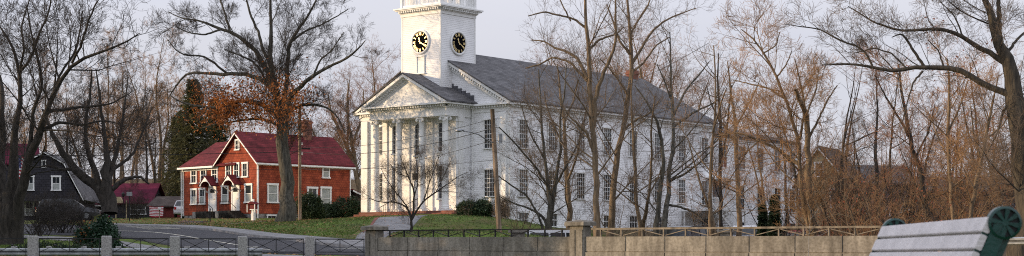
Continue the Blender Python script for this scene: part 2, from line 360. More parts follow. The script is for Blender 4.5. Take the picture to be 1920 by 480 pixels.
strip('road_centre_line', offs(mid, -.07)[6:50], offs(mid, .07)[6:50], .036, M['paint_line'], across=3, drop=.001)
strip('church_path', [PX(655, 66), PX(662, 70), PX(668, 76), PX(684, 84), PX(706, 94), PX(724, 106)], [PX(715, 66), PX(716, 71), PX(735, 77), PX(765, 86), PX(796, 96), PX(816, 106)], .03, M['paving'], 40)
strip('brick_path_edging', [PX(676, 82), PX(698, 92), PX(715, 105)], [PX(684, 84), PX(706, 93), PX(724, 106)], .036, M['brickpave'], 20, 4)
strip('house_walk', [PX(300, 95), PX(370, 101), PX(440, 108), PX(500, 113)], [PX(300, 97), PX(370, 102.6), PX(440, 109.2), PX(500, 114)], .02, M['paving'], 30, 4)
strip('driveway', [PX(285, 100), PX(325, 112), PX(345, 122)], [PX(345, 96), PX(375, 108), PX(392, 118)], .02, M['asphalt'], 20, 6)
for i in range(4):
    k = 36 + i * 3.0; f_ = lambda s, q: near_s[int(s)] * (1 - q) + far_s[int(s)] * q
a0, b0 = np.array(PX(268, 103)), np.array(PX(322, 91))
mb = MB()
for i in range(6):
    t = i / 5; c = a0 * (1 - t) + b0 * t; dd = (b0 - a0) / np.linalg.norm(b0 - a0); nn = np.array([-dd[1], dd[0]])
    q = [c + dd * .32 + nn * 1.3, c - dd * .32 + nn * 1.3, c - dd * .32 - nn * 1.3, c + dd * .32 - nn * 1.3]
    mb.add([(p[0], p[1], H(*p) + .042) for p in q], [(0, 1, 2, 3)])
tag(mb.build('crosswalk', M['paint_line']), kind='structure')
# ------------------------------------------------------------------ trees
RNG = np.random.default_rng(7)
def nrm(v): return v / np.maximum(np.linalg.norm(v, axis=-1, keepdims=True), 1e-9)
def tubes(Pl, Rl, sides):
    n, k, _ = Pl.shape
    T = nrm(np.gradient(Pl, axis=1)); mean = nrm(Pl[:, -1] - Pl[:, 0])
    ref = np.where(np.abs(mean[:, 2:3]) > .8, np.array([[1., .3, 0]]), np.array([[0, 0, 1.]]))[:, None]
    A = nrm(np.cross(T, np.broadcast_to(ref, T.shape))); B = np.cross(T, A)
    ph = np.arange(sides) * 2 * np.pi / sides
    V = Pl[:, :, None] + Rl[:, :, None, None] * (np.cos(ph)[None, None, :, None] * A[:, :, None] + np.sin(ph)[None, None, :, None] * B[:, :, None])
    I = np.arange(n * k * sides).reshape(n, k, sides); J = np.roll(I, -1, 2)
    Q = np.stack([I[:, :-1], J[:, :-1], J[:, 1:], I[:, 1:]], -1).reshape(-1, 4)
    return V.reshape(-1, 3), Q
def join(parts):
    vs, qs, b = [], [], 0
    for V, Q in parts: vs.append(V); qs.append(Q + b); b += len(V)
    return np.concatenate(vs), np.concatenate(qs)
def spawn(Pl, Rl, n, t0, t1, lenf, ang, wander, up, K, rfac, rng, minlen=0., rtip=.004, maxlen=99):
    L = np.linalg.norm(np.diff(Pl, axis=1), axis=2).sum(1)
    cnt = np.clip(np.round(n * (L / L.mean()) ** .7 * rng.uniform(.8, 1.2, len(L))), 1, n * 3).astype(int)
    idx = np.repeat(np.arange(len(L)), cnt); m = len(idx)
    t = rng.uniform(t0, t1, m); k = Pl.shape[1]; f = t * (k - 1); i = np.minimum(f.astype(int), k - 2); a = (f - i)[:, None]
    pos = Pl[idx, i] * (1 - a) + Pl[idx, i + 1] * a; tan = nrm(Pl[idx, i + 1] - Pl[idx, i]); r0 = Rl[idx, i] * (1 - a[:, 0]) + Rl[idx, i + 1] * a[:, 0]
    pr = rng.normal(size=(m, 3)); pr[:, 2] += .25 + up; pr -= (pr * tan).sum(1, keepdims=True) * tan; pr = nrm(pr)
    an = np.radians(rng.normal(ang, ang * .25, m))[:, None]
    d = np.cos(an) * tan + np.sin(an) * pr
    ln = np.clip(lenf * L[idx] * (1.2 - .75 * t) * rng.uniform(.55, 1.3, m), minlen, maxlen)
    out = np.zeros((m, K, 3)); out[:, 0] = pos; st = (ln / (K - 1))[:, None]
    for j in range(1, K):
        out[:, j] = out[:, j - 1] + d * st
        d = nrm(d + wander * rng.normal(size=(m, 3)) + np.array([0, 0, up * 1.0]) / K * 2)
    rs = np.minimum(r0 * rfac, ln * .0075 + rtip)
    R = rs[:, None] * (1 - np.linspace(0, 1, K)[None] ** .8 * .85); R = np.maximum(R, rtip * .7)
    return out, R

LEAFQ = None
def leaf_cloud(pos, size, rng, droop=0.):
    """small folded-quad leaves at given points"""
    n = len(pos); a = nrm(rng.normal(size=(n, 3))); b = nrm(np.cross(a, rng.normal(size=(n, 3)))); s = size * rng.uniform(.6, 1.3, (n, 1))
    V = np.stack([pos - a * s, pos + b * s * .55, pos + a * s, pos - b * s * .55], 1).reshape(-1, 3)
    return V, np.arange(4 * n).reshape(n, 4)

def build_tree(name, base, trunkparts, crownparts, bark, twig, label, cat='tree', group=None, leaves=None, leafmat=None):
    root = empty(name, base, 0, label, cat, group); b = np.array(base)
    V, Q = join(trunkparts); obj('trunk', np_mesh('trunk', V - b, Q, M[bark], True), root)
    V, Q = join(crownparts); obj('crown', np_mesh('crown', V - b, Q, M[twig]), root)
    if leaves is not None:
        V, Q = leaves; obj('leaves', np_mesh('leaves', V - b, Q, M[leafmat]), root)
    return root

def crown_from(Pl, Rl, rng, lv, twig_r, up=.12, wander=.13, len0=.42):
    """lv = children per branch at each level; returns trunk-part tubes (first level) and crown tubes"""
    big = []; crown = []; P0, R0 = Pl, Rl; ends = None
    specs = [(len0, 48, 7), (.5, 45, 6), (.52, 42, 4), (.6, 40, 3)]
    for i, n in enumerate(lv):
        lf, an, K = specs[min(i, 3)]
        P0, R0 = spawn(P0, R0, n, .18 if i == 0 else .12, 1., lf, an, wander, up, K, .62, rng, .25, twig_r, 5.5)
        sides = 5 if i == 0 else (4 if i == 1 else 3)
        (big if i == 0 else crown).append(tubes(P0, R0, sides)); ends = P0
    return big, crown, ends

def traced_tree(name, label, d, limbs, lv=(9, 6, 5), seed=1, bark='bark', twig='twig', twig_r=.008, up=.12, spread=.5, cat='tree', group=None, wscale=1., len0=.42, leaf=None):
    """limbs: bearing / height / width sequences read off each real limb, first one starting at the ground"""
    rng = np.random.default_rng(seed); Ps, Rs = [], []
    x0 = (limbs[0][0][0] - HX) / F * d
    for li, lb in enumerate(limbs):
        a = np.array(lb, float); n = len(a)
        # every limb leans towards or away from the viewer by its own amount, starting where it leaves its parent
        dd = np.zeros(n)
        if li:
            ln = np.linalg.norm(np.diff(a[:, :2], axis=0), axis=1).sum() / F * d
            dd = np.linspace(0, 1, n) * ln * rng.uniform(-1, 1) * spread
            # start from the closest point of an earlier limb
            best = min(((np.hypot(q[0] - a[0, 0], q[1] - a[0, 1]), q[2]) for q in allp), key=lambda z: z[0]); dd += best[1]
        pw = np.array([P(a[i, 0], a[i, 1], d + dd[i]) for i in range(n)])
        r = a[:, 2] / 2 / F * d * wscale
        if li == 0: allp = []
        if a[0, 1] > 405 and (li == 0 or abs(a[0, 1] - limbs[0][0][1]) < 35):
            g = pw[0].copy(); g[2] = min(H(g[0], g[1]) - .15, g[2] - .1); pw = np.vstack([g, pw]); r = np.concatenate([[r[0] * 1.35], r]); dd = np.concatenate([[0], dd]); a = np.vstack([a[0], a])
        for i in range(len(a) - 1):
            for q in np.linspace(0, 1, 6): allp.append((a[i, 0] * (1 - q) + a[i + 1, 0] * q, a[i, 1] * (1 - q) + a[i + 1, 1] * q, dd[i] * (1 - q) + dd[i + 1] * q))
        s = resample(np.hstack([pw, r[:, None]]), 18); keep = s.copy()
        for _ in range(1): s[1:-1] = (s[:-2] + 2 * s[1:-1] + s[2:]) / 4
        s[1:-1, :3] += rng.normal(size=(16, 3)) * s[1:-1, 3:4] * .22
        Ps.append(s[:, :3]); Rs.append(s[:, 3])
    Ps = np.array(Ps); Rs = np.array(Rs)
    if True:
        big, crown, ends = crown_from(Ps, Rs, rng, lv, twig_r, up, .13, len0)
    tp = [tubes(Ps, Rs, 10)] + big
    base = Vector(Ps[0][0]); base.z = H(base.x, base.y)
    leaves = None
    if leaf:
        fn, size, per = leaf[0], leaf[1], leaf[2]
        e = np.concatenate([ends[:, -1], ends[:, ends.shape[1] // 2]]); e = e[fn(e, rng)]
        e = np.repeat(e, per, 0) + rng.normal(size=(len(e) * per, 3)) * leaf[4]
        leaves = leaf_cloud(e, size, rng)
    return build_tree(name, base, tp, crown, bark, twig, label, cat, group, leaves, leaf[3] if leaf else None)

def wild_tree(name, label, loc, h, seed, stems=1, form='forest', bark='bark', twig='twig', twig_r=.009, lv=(14, 8, 6), cat='tree', group=None, r=None, leaf=None, lean=.06):
    rng = np.random.default_rng(seed); Ps, Rs = [], []; r = r or h * .014
    for s in range(stems):
        K = 14; p = np.zeros((K, 3)); p[0] = (rng.normal() * .25 * (stems > 1), rng.normal() * .25 * (stems > 1), -.2)
        d = np.array([rng.normal() * lean, rng.normal() * lean, 1.])
        if stems > 1: d += np.append(nrm(rng.normal(size=(1, 2)))[0] * (.55 if form == 'shrub' else .22), 0)
        hh = h * rng.uniform(.8, 1.05)
        for j in range(1, K): d = d / np.linalg.norm(d); p[j] = p[j-1] + d * hh / (K - 1); d = d + rng.normal(size=3) * (.12 if form == 'shrub' else .07) + np.array([0, 0, .05])
        rr = r * (1 - np.linspace(0, 1, K) ** 1.1 * .93) * rng.uniform(.7, 1); rr[0] *= 1.3
        Ps.append(p); Rs.append(rr)
    Ps = np.array(Ps); Rs = np.array(Rs); ends = None; P0, R0 = Ps, Rs; parts = []
    cfg = {'forest': (.28, .3, 42), 'spread': (.22, .45, 50), 'shrub': (.08, .45, 40)}[form]
    for i, n in enumerate(lv):
        P0, R0 = spawn(P0, R0, n, cfg[0] if i == 0 else .1, 1., cfg[1] if i == 0 else .5, cfg[2] * (1.2 if form == 'shrub' else 1), .27 if form == 'shrub' else .15, .05 if form == 'shrub' else .14, (8, 6, 5, 4)[i], .6, rng, .2, twig_r, 6)
        parts.append(tubes(P0, R0, 5 if i == 0 else 3)); ends = P0
    base = np.array([loc[0], loc[1], H(loc[0], loc[1])])
    sh = lambda vq: (vq[0] + base, vq[1])
    leaves = None
    if leaf:
        e = ends[:, -1]; e = e[rng.random(len(e)) < leaf[0]]; e = np.repeat(e, leaf[2], 0) + rng.normal(size=(len(e) * leaf[2], 3)) * leaf[4]; leaves = sh(leaf_cloud(e, leaf[1], rng))
    return build_tree(name, Vector(base), [sh(tubes(Ps, Rs, 8)), sh(parts[0])], [sh(q) for q in parts[1:]], bark, twig, label, cat, group, leaves, leaf[3] if leaf else None)

def place_copy(src, loc, rz, sc, label, group=None, cat=None):
    c = copy_tree(src); c.location = (loc[0], loc[1], H(loc[0], loc[1])); c.rotation_euler = (0, 0, rz); c.scale = (sc, sc, sc)
    tag(c, label, cat)
    if group: c['group'] = group
    elif 'group' in c: del c['group']
    return c

def spruce(name, label, loc, h, rad, seed, group=None, mat_='spruce', cat='conifer', n=900):
    rng = np.random.default_rng(seed); base = np.array([loc[0], loc[1], H(loc[0], loc[1])])
    K = 8; tr = np.zeros((1, K, 3)); tr[0, :, 2] = np.linspace(-.2, h, K); rr = (h * .016 * (1.02 - np.linspace(0, 1, K)))[None]
    t = rng.uniform(.05, .99, n) ** .9; a = rng.uniform(0, 2 * np.pi, n); ln = rad * (1 - t) ** .8 * rng.uniform(.55, 1.15, n) + min(.25, rad * .15)
    K2 = 6; Pb = np.zeros((n, K2, 3)); q = np.linspace(0, 1, K2)
    Pb[:, :, 0] = np.cos(a)[:, None] * ln[:, None] * q; Pb[:, :, 1] = np.sin(a)[:, None] * ln[:, None] * q
    Pb[:, :, 2] = (t * h)[:, None] - ln[:, None] * (.35 * np.sin(q * 2.6) - .12 * q * q)
    Rb = np.maximum(.02 * (1 - q)[None] * np.ones((n, 1)), .006)
    m = n * 17; bi = rng.integers(0, n, m); s = rng.uniform(.15, 1.05, m); f = np.minimum((s * (K2 - 1)), K2 - 1.001); i = f.astype(int); fr = (f - i)[:, None]
    pos = Pb[bi, i] * (1 - fr) + Pb[bi, i + 1] * fr; d = nrm(Pb[bi, -1] - Pb[bi, 0])
    side = nrm(np.cross(d, [0, 0, 1.])) * rng.choice([-1, 1], (m, 1)); dirn = nrm(d * .7 + side * rng.uniform(.2, 1, (m, 1)) + np.array([0, 0, -.35]) + rng.normal(size=(m, 3)) * .2)
    lw = (.28 * rng.uniform(.5, 1.3, (m, 1))) * max(.5, min(1, h / 12)); wd = nrm(np.cross(dirn, rng.normal(size=(m, 3)))) * lw * .17
    V = np.stack([pos - wd, pos + wd, pos + dirn * lw + wd * .4, pos + dirn * lw - wd * .4], 1).reshape(-1, 3); Q = np.arange(4 * m).reshape(m, 4)
    root = empty(name, base, 0, label, cat, group)
    V0, Q0 = join([tubes(tr, rr, 8), tubes(Pb, Rb, 3)])
    obj('trunk', np_mesh('trunk', V0, Q0, M['barkdark'], True), root); obj('crown', np_mesh('crown', V, Q, M[mat_]), root)
    return root

def leafy_bush(name, label, loc, lobes, n, size, seed, m='evergreen', cat='shrub', group=None, extra=None):
    """lobes: (dx, dy, z, rx, ry, rz) clumps of leaves with stems under them"""
    rng = np.random.default_rng(seed); base = np.array([loc[0], loc[1], H(loc[0], loc[1])]); pos = []; vol = sum(l[3] * l[4] * l[5] for l in lobes)
    for l in lobes:
        k = int(n * l[3] * l[4] * l[5] / vol); c = nrm(rng.normal(size=(k // 22 + 3, 3))) * rng.uniform(.45, 1, (k // 22 + 3, 1)) ** .5 * np.array(l[3:]) + np.array(l[:3])
        q = c[rng.integers(0, len(c), k)] + rng.normal(size=(k, 3)) * min(l[3:]) * .17; pos.append(q)
    pos = np.concatenate(pos); pos = pos[pos[:, 2] > .03]
    st = []; 
    for _ in range(14):
        l = lobes[rng.integers(0, len(lobes))]; e = np.array(l[:3]) + rng.normal(size=3) * np.array(l[3:]) * .45; e[2] = abs(e[2])
        s = np.array([rng.normal() * .25, rng.normal() * .25, -.1]); q = np.linspace(0, 1, 6)[:, None]; st.append(s * (1 - q) + e * q + rng.normal(size=(6, 3)) * .05)
    st = np.array(st); root = empty(name, base, 0, label, cat, group)
    V, Q = tubes(st, np.linspace(.035, .01, 6)[None] * np.ones((len(st), 1)), 5); obj('stems', np_mesh('stems', V, Q, M['barkdark']), root)
    V, Q = leaf_cloud(pos, size, rng); obj('foliage', np_mesh('foliage', V, Q, M[m]), root)
    if extra:
        sel = pos[rng.random(len(pos)) < extra[1]] + rng.normal(size=(1, 3)) * .02; sel = sel[extra[2](sel)]
        V, Q = leaf_cloud(sel + rng.normal(size=sel.shape) * .12, extra[3], rng); obj('leaves', np_mesh('leaves', V, Q, M[extra[0]]), root)
    return root
# ------------------------------------------------------------------ building helpers
_WC = {}
def window(parent, loc, w, h, cols=2, rows=4, rz=0, trim=.12, glass='glass', lower=None, frame='whitetrim', sill=True, arch=False):
    """sash window facing local -y at loc (centre of its foot): frame with sill > pane, muntins"""
    key = (round(w, 2), round(h, 2), cols, rows, trim, glass, lower, frame, sill, arch)
    if key not in _WC:
        f = MB(); t = trim
        if arch:
            pts_in = [(w/2*math.cos(a), h - w/2 + w/2*math.sin(a)) for a in np.linspace(0, math.pi, 13)]
            pts_out = [((w/2+t)*math.cos(a), h - w/2 + (w/2+t)*math.sin(a)) for a in np.linspace(0, math.pi, 13)]
            for i in range(12):
                a, b, c, d = pts_in[i], pts_out[i], pts_out[i+1], pts_in[i+1]
                f.prism([(q[0], -.07, q[1]) for q in (a, b, c, d)], (0, .07, 0))
            f.box(-w/2-t, -w/2, -.07, 0, 0, h - w/2); f.box(w/2, w/2+t, -.07, 0, 0, h - w/2)
        else:
            f.box(-w/2-t, -w/2, -.07, 0, 0, h); f.box(w/2, w/2+t, -.07, 0, 0, h); f.box(-w/2-t-.03, w/2+t+.03, -.09, 0, h, h+t*1.2)
        if sill: f.box(-w/2-t-.05, w/2+t+.05, -.13, 0, -t*.8, 0)
        mu = MB(); b = .02
        for i in range(1, cols): x = -w/2 + w*i/cols; mu.box(x-b/2, x+b/2, -.042, -.016, 0, h - (0 if not arch else w*.12))
        for i in range(1, rows):
            z = h*i/rows; bb = b*2.2 if i*2 == rows else b; mu.box(-w/2, w/2, -.045 if bb > b else -.04, -.018, z-bb/2, z+bb/2)
        g = MB()
        if arch: g.prism([(-w/2, -.014, 0), (w/2, -.014, 0)] + [(q[0], -.014, q[1]) for q in pts_in], (0, .01, 0))
        else:
            g.box(-w/2, w/2, -.014, -.004, h/2 if lower else 0, h)
        lo = MB().box(-w/2, w/2, -.02, -.006, 0, h/2) if lower else None
        _WC[key] = (f.mesh('window_frame', M[frame]), mu.mesh('muntins', M[frame]), g.mesh('pane', M[glass]), lo.mesh('lower_sash', M[lower]) if lo else None)
    fm, mm, gm, lm = _WC[key]
    o = obj('window', fm, parent, loc, rz); obj('pane', gm, o); 
    if cols * rows > 1: obj('muntins', mm, o)
    if lm: obj('lower_sash', lm, o)
    return o

def clap(mb, o, ux, x0, x1, z0, z1, n, step=.125, dep=.014, xr=None):
    """lapped boards: o origin, ux unit along, n outward normal"""
    o = Vector(o); ux = Vector(ux); n = Vector(n); k = int(math.ceil((z1 - z0) / step))
    for i in range(k):
        za = z0 + i * step; zb = min(z1, za + step); a0, a1 = (x0, x1) if not xr else xr(za); b0, b1 = (x0, x1) if not xr else xr(zb)
        if a1 - a0 < .02: continue
        p = lambda x, z, d: o + ux * x + Vector((0, 0, z)) + n * d
        mb.add([p(a0, za, dep), p(a1, za, dep), p(b1, zb, .004), p(b0, zb, .004), p(a0, za, 0), p(a1, za, 0)], [(0, 1, 2, 3), (4, 5, 1, 0)])

def dentils(mb, a, b, n, z0, z1, dep, step=.22, w=.11):
    a = Vector(a); b = Vector(b); n = Vector(n); L_ = (b - a).length; d = (b - a).normalized(); k = int(L_ / step)
    for i in range(k):
        c = a + d * (i + .5) * L_ / k
        for_ = [c - d*w/2, c + d*w/2]; s = Vector((0, 0, z0)); e = Vector((0, 0, z1 - z0))
        q = [for_[0]+s, for_[1]+s, for_[1]+s+n*dep, for_[0]+s+n*dep]
        mb.prism(q, e)

# ------------------------------------------------------------------ white church
CZ = 2.4
ch = empty('church', (-5.48, 114.34, CZ), math.atan2(-.6336, .7737), 'white clapboard church with columned portico and a square clock tower', 'church')
W2, LEN, EV, RG = 6.85, 25.0, 7.82, 11.59
core = MB(); core.box(-W2, W2, 0, LEN, -2, EV)                                   # body core
core.prism([(-W2, 0, EV), (W2, 0, EV), (0, 0, RG)], (0, LEN, 0))
wl = MB(); wl.v, wl.f, wl.m = core.v, core.f, core.m
X1, Y1, Z1 = (1, 0, 0), (0, 1, 0), (0, 0, 1)
clap(wl, (0, -.003, 0), X1, -W2, W2, -.9, EV - .5, (0, -1, 0))
clap(wl, (0, -.003, 0), X1, -W2, W2, EV, RG, (0, -1, 0), xr=lambda z: (-(RG - z) / (RG - EV) * W2, (RG - z) / (RG - EV) * W2))
clap(wl, (W2 + .003, 0, 0), Y1, 0, LEN, -1.6, EV - .5, (1, 0, 0))
clap(wl, (-W2 - .003, 0, 0), (0, 1, 0), 0, LEN, -1.6, EV - .5, (-1, 0, 0))
wl.build('wall', M['white'], ch)
cn = MB()                                                                         # cornice, frieze, corner boards
for s in (-1, 1):
    cn.box(s*W2 - (.02 if s < 0 else -.02), s*(W2 + .07), -.06, LEN, EV - .55, EV - .1) if s > 0 else cn.box(-W2-.07, -W2-.02, -.06, LEN, EV - .55, EV - .1)
    x0, x1 = sorted((s*(W2+.05), s*(W2+.42))); cn.box(x0, x1, -.4, LEN + .3, EV - .12, EV + .02)
    dentils(cn, (s*(W2+.07), -.06, 0), (s*(W2+.07), LEN, 0), (s, 0, 0), EV - .26, EV - .125, .2)
for xa, xb in ((-W2-.4, -3.6), (3.6, W2+.4)):
    cn.box(xa, xb, -.42, -.02, EV - .12, EV + .01); xx = sorted((max(-W2, xa), min(W2, xb))); cn.box(xx[0], xx[1], -.07, -.02, EV - .55, EV - .11)
    dentils(cn, (xx[0], -.07, 0), (xx[1], -.07, 0), (0, -1, 0), EV - .26, EV - .125, .2)
for s in (-1, 1):                                                                 # raking cornice
    a = Vector((s*(W2+.42), -.42, EV + .0)); sl_ = (RG + .2 - EV) / (W2 + .42)
    cn.prism([(s*(W2+.42), -.42, EV + .02), (0, -.42, RG + .26), (0, -.42, RG + .06), (s*(W2+.42), -.42, EV - .16)], (0, .4, 0))
    cn.prism([(s*(W2+.1), -.14, EV - .05), (0, -.14, RG + .05), (0, -.14, RG - .32), (s*(W2+.1), -.14, EV - .40)], (0, .12, 0))
    for i in range(34):
        t = (i + .5) / 34; x = s * W2 * (1 - t); z = EV + (RG - EV) * t - .12; cn.box(x-.055, x+.055, -.34, -.14, z, z + .15)
for x, y in ((W2, 0), (-W2, 0), (W2, LEN)):
    cn.box(x - .36 if x > 0 else x - .045, x + .045 if x > 0 else x + .36, y - .05 if y < 1 else y, y - .005 if y < 1 else y + .05, -.6, EV - .6)
    cn.box(x + .005 if x > 0 else x - .05, x + .05 if x > 0 else x - .005, y - .05 if y < 1 else y - .36, y + .36 if y < 1 else y + .05, -.6, EV - .6)
cn.build('cornice', M['whitetrim'], ch)
pl = MB()                                                                         # projecting corner pilaster that catches the sun
for x in (W2 - .75, -W2 + .12): MB().bevbox(x, x + .6, -.2, -.055, -.4, EV - .6, .02).build('corner_pilaster', M['whitetrim'], ch)
rf = MB()
for s in (-1, 1):
    rf.prism([(s*(W2+.5), -.5, EV + .03), (0, -.5, RG + .30), (0, -.5, RG + .38), (s*(W2+.5), -.5, EV + .11)], (0, LEN + .9, 0))
rfo = rf.build('roof', M['roofgrey'], ch)
cm = MB(); cm.bevbox(-.36, .36, -.36, .36, 0, 1.5, .02); cm.box(-.42, .42, -.42, .42, 1.5, 1.64); cm.bevbox(-.38, .38, -.38, .38, 1.64, 1.82, .02); cm.build('chimney', M['brick'], rfo, (.0, 23.9, RG - .9))
# side windows
SZ = [(4.86, 1.88), (1.62, 1.78)]
for i in range(8):
    y = 1.4 + 3.2 * i
    if y > LEN - .5: continue
    for k, (z, h) in enumerate(SZ): window(ch, (W2 + .03, y, z), .88, h, 4, 6, R_(90), .08, lower='screen' if k == 0 and i else None)
    if i not in (2, 6): window(ch, (W2 + .03, y, -.35), .95, .85, 3, 2, R_(90), .09, frame='whitetrim')
for s in (-1, 1):
    for z, h in SZ: window(ch, (s * 5.2, -.03, z), .88, h, 4, 6, 0, .08)
dp = MB(); dp.tube([(3.75, -.1, EV - .3), (3.75, -.1, -.2)], .05, 8); dp.tube([(3.75, -.1, EV - .12), (3.75, -.1, EV - .3)], .09, 8); dp.build('downspout', M['whitetrim'], ch)
# portico: vestibule wall, columns, entablature, pediment
PV, PF, PX2 = -1.35, -2.62, 3.58; PT, PB, FL = 7.85, 6.97, .63
ve = MB(); ve.box(-PX2 + .1, PX2 - .1, PV, -.025, -1, PB)
clap(ve, (PX2 - .097, PV, 0), Y1, 0.12, -PV - .06, -.5, PB, (1, 0, 0)); clap(ve, (-PX2 + .097, PV, 0), Y1, .12, -PV - .06, -.5, PB, (-1, 0, 0))
ve.build('vestibule_wall', M['white'], ch)
en = MB(); en.box(-PX2, PX2, PF, -.03, PB, PB + .12); en.box(-PX2 + .03, PX2 - .03, PF + .03, -.03, PB + .12, PT - .33); en.box(-PX2 - .05, PX2 + .05, PF - .05, -.03, PT - .33, PT - .25)
en.box(-PX2 - .42, PX2 + .42, PF - .42, -.44, PT - .11, PT)
dentils(en, (-PX2-.03, PF-.05, 0), (PX2+.03, PF-.05, 0), (0, -1, 0), PT - .25, PT - .112, .2)
dentils(en, (PX2+.05, PF, 0), (PX2+.05, -.45, 0), (1, 0, 0), PT - .25, PT - .112, .2); dentils(en, (-PX2-.05, PF, 0), (-PX2-.05, -.45, 0), (-1, 0, 0), PT - .25, PT - .112, .2)
en.build('entablature', M['whitetrim'], ch)
AP = 9.75
pd = MB(); pd.prism([(-PX2, PF + .06, PT + .003), (PX2, PF + .06, PT + .003), (0, PF + .06, AP - .12)], (0, .15, 0))
pdo = pd.build('pediment', M['whitetrim'], ch)
rk = MB()
for s in (-1, 1):
    rk.prism([(s*(PX2+.45), PF-.45, PT+.004), (0, PF-.45, AP+.2), (0, PF-.45, AP), (s*(PX2+.03), PF-.45, PT+.004)], (0, .42, 0))
    rk.prism([(s*(PX2+.0), PF-.03, PT+.006), (0, PF-.03, AP), (0, PF-.03, AP-.26), (s*(PX2-.5), PF-.03, PT+.006)], (0, .08, 0))
    for i in range(18):
        t = (i + .6) / 18.5; x = s * (PX2 - .1) * (1 - t); z = PT + (AP - PT) * t - .1; rk.box(x-.055, x+.055, PF-.25, PF-.03, z, z + .15)
rk.build('raking_cornice', M['whitetrim'], pdo)
pr = MB()
for s in (-1, 1): pr.prism([(s*(PX2+.52), PF-.5, PT+.02), (0, PF-.5, AP+.21), (0, PF-.5, AP+.29), (s*(PX2+.52), PF-.5, PT+.1)], (0, -PF + .48, 0))
pr.build('portico_roof', M['roofgrey'], ch)
for s in (-1, 1):
    lf = MB()
    for i in range(7):
        t = .30 + i * .095; x = s * (PX2 + .3) * t; z = AP + .25 - (AP - PT) * t; xx = sorted((x, x + s * .42)); lf.box(xx[0], xx[1], -.055, -.03, z - .3, z + .14)
    lf.build('step_flashing', M['screen'], ch)
cb = MB(); prof = [(.27, 0), (.30, .03), (.30, .09), (.26, .13), (.275, .17), (.275, .21), (.24, .25)]
H_ = PB - FL - .12
for i in range(10): t = i / 9; prof.append((.235 * (1 - .16 * t ** 1.8), .27 + (H_ - .60) * t))
prof += [(.215, H_ - .31), (.195, H_ - .29), (.2, H_ - .2)]
cb.lathe(prof, (0, 0, .12), 24); base_me = MB().bevbox(-.31, .31, -.31, .31, 0, .12, .01)
cap = MB(); cap.box(-.29, .29, -.27, .27, H_ + .02, H_ + .117); cap.lathe([(.17, H_-.1), (.24, H_-.02), (.24, H_+.02)], (0, 0, 0), 20)
for sx in (-1, 1):                                                                # ionic volutes
    for sy in (-1, 1):
        c = (sx * .25, sy * .2, H_ - .06)
        cap.tube([(c[0], c[1] - .07, c[2]), (c[0], c[1] + .07, c[2])], .105, 14); cap.tube([(c[0], c[1] - .09 , c[2]), (c[0], c[1] + .09, c[2])], .045, 10)
shaft_me = cb.mesh('column', M['whitetrim'], True); cap_me = cap.mesh('capital', M['whitetrim'], False); plinth_me = base_me.mesh('plinth', M['whitetrim'])
for x in (-3.2, -1.07, 1.07, 3.2):
    c = obj('column', shaft_me, ch, (x, PF + .32, FL)); obj('capital', cap_me, c); obj('plinth', plinth_me, c)
ps = MB().bevbox(-.22, .22, -.1, 0, 0, PB - FL, .01); ps.box(-.27, .27, -.16, 0, 0, .3); ps.box(-.27, .27, -.15, 0, PB - FL - .32, PB - FL - .003)
ps_me = ps.mesh('pilaster', M['whitetrim'])
for x in (-3.2, -1.07, 1.07, 3.2): obj('pilaster', ps_me, ch, (x, PV - .003, FL))
obj('pilaster', ps_me, ch, (PX2 - .095, PV + .25, FL), R_(90))
for x in (-2.13, 2.13): window(ch, (x, PV - .003, 4.7), .6, 1.9, 2, 6, 0, .12, glass='screen'); window(ch, (x, PV - .003, 1.5), .6, 2.2, 2, 6, 0, .12, glass='screen')  # grey panes, the reflection in the glass put into their colour
window(ch, (0, PV - .003, 4.5), .7, 2.2, 3, 6, 0, .14, glass='screen', arch=True)
dr = MB(); dr.box(-.75, .75, -.05, 0, 0, 2.75); 
for sx in (-1, 1):
    for z0, z1 in ((.15, 1.1), (1.2, 2.1)): dr.box(sx*.38-.24, sx*.38+.24, -.075, -.05, z0, z1)
for a in np.linspace(0, math.pi, 9)[:-1]: pass
do = dr.build('door', M['whitetrim'], ch, (0, PV - .003, FL)); MB().box(-.62, .62, -.06, -.052, 2.2, 2.65).build('transom_pane', M['glass'], do); MB().tube([(.07, -.05, 1.0), (.07, -.13, 1.0)], .03, 8).build('handle', M['gold'], do)
stp = MB()
for i in range(4): stp.bevbox(-4.35 - .3*i*.4, 4.5 + .12*i, PF - .25 - .38*i, PV, -.9, FL - .16*i, .015)
stp.build('brick_steps', M['brick'], ch)
hr = MB()
for xh in (-1.05, 1.05):
    for i in range(7):
        y = PF - .1 - i * .22; z = FL - i * .1 if i > 1 else FL; hr.bar((xh, y, z - .1), (xh, y, z + .82), .02)
    hr.bar((xh, PF - .05, FL + .85), (xh, PF - 1.5, FL + .28), .035)
hr.build('handrail', M['iron'], ch)
# clock tower
TX, TY0, TY1, TT = 1.8, -1.21, 2.39, 14.22
tw = MB(); tw.box(-TX, TX, TY0, TY1, 8.0, TT)
for o_, u_, n_, a, b in (((0, TY0-.003, 0), X1, (0, -1, 0), -TX+.1, TX-.1), ((TX+.003, 0, 0), Y1, (1, 0, 0), TY0+.1, TY1-.1), ((-TX-.003, 0, 0), Y1, (-1, 0, 0), TY0+.1, TY1-.1), ((0, TY1+.003, 0), X1, (0, 1, 0), -TX+.1, TX-.1)):
    clap(tw, o_, u_, a, b, 8.1, TT - .1, n_)
two = tw.build('tower', M['white'], ch)
tc_ = MB()
for sx in (-1, 1):
    for y, ny in ((TY0, -1), (TY1, 1)):
        x0, x1 = sorted((sx*(TX-.11), sx*(TX+.028))); y0, y1 = sorted((y, y + ny*.03)); tc_.box(x0, x1, y0, y1, 8.05, TT-.003)
        x0, x1 = sorted((sx*(TX), sx*(TX+.03))); y0, y1 = sorted((y + ny*-.002, y - ny*.11)); tc_.box(x0, x1, y0, y1, 8.05, TT-.003)
def ring(mb, e, z0, z1): mb.box(-TX-e, TX+e, TY0-e, TY1+e, z0, z1)
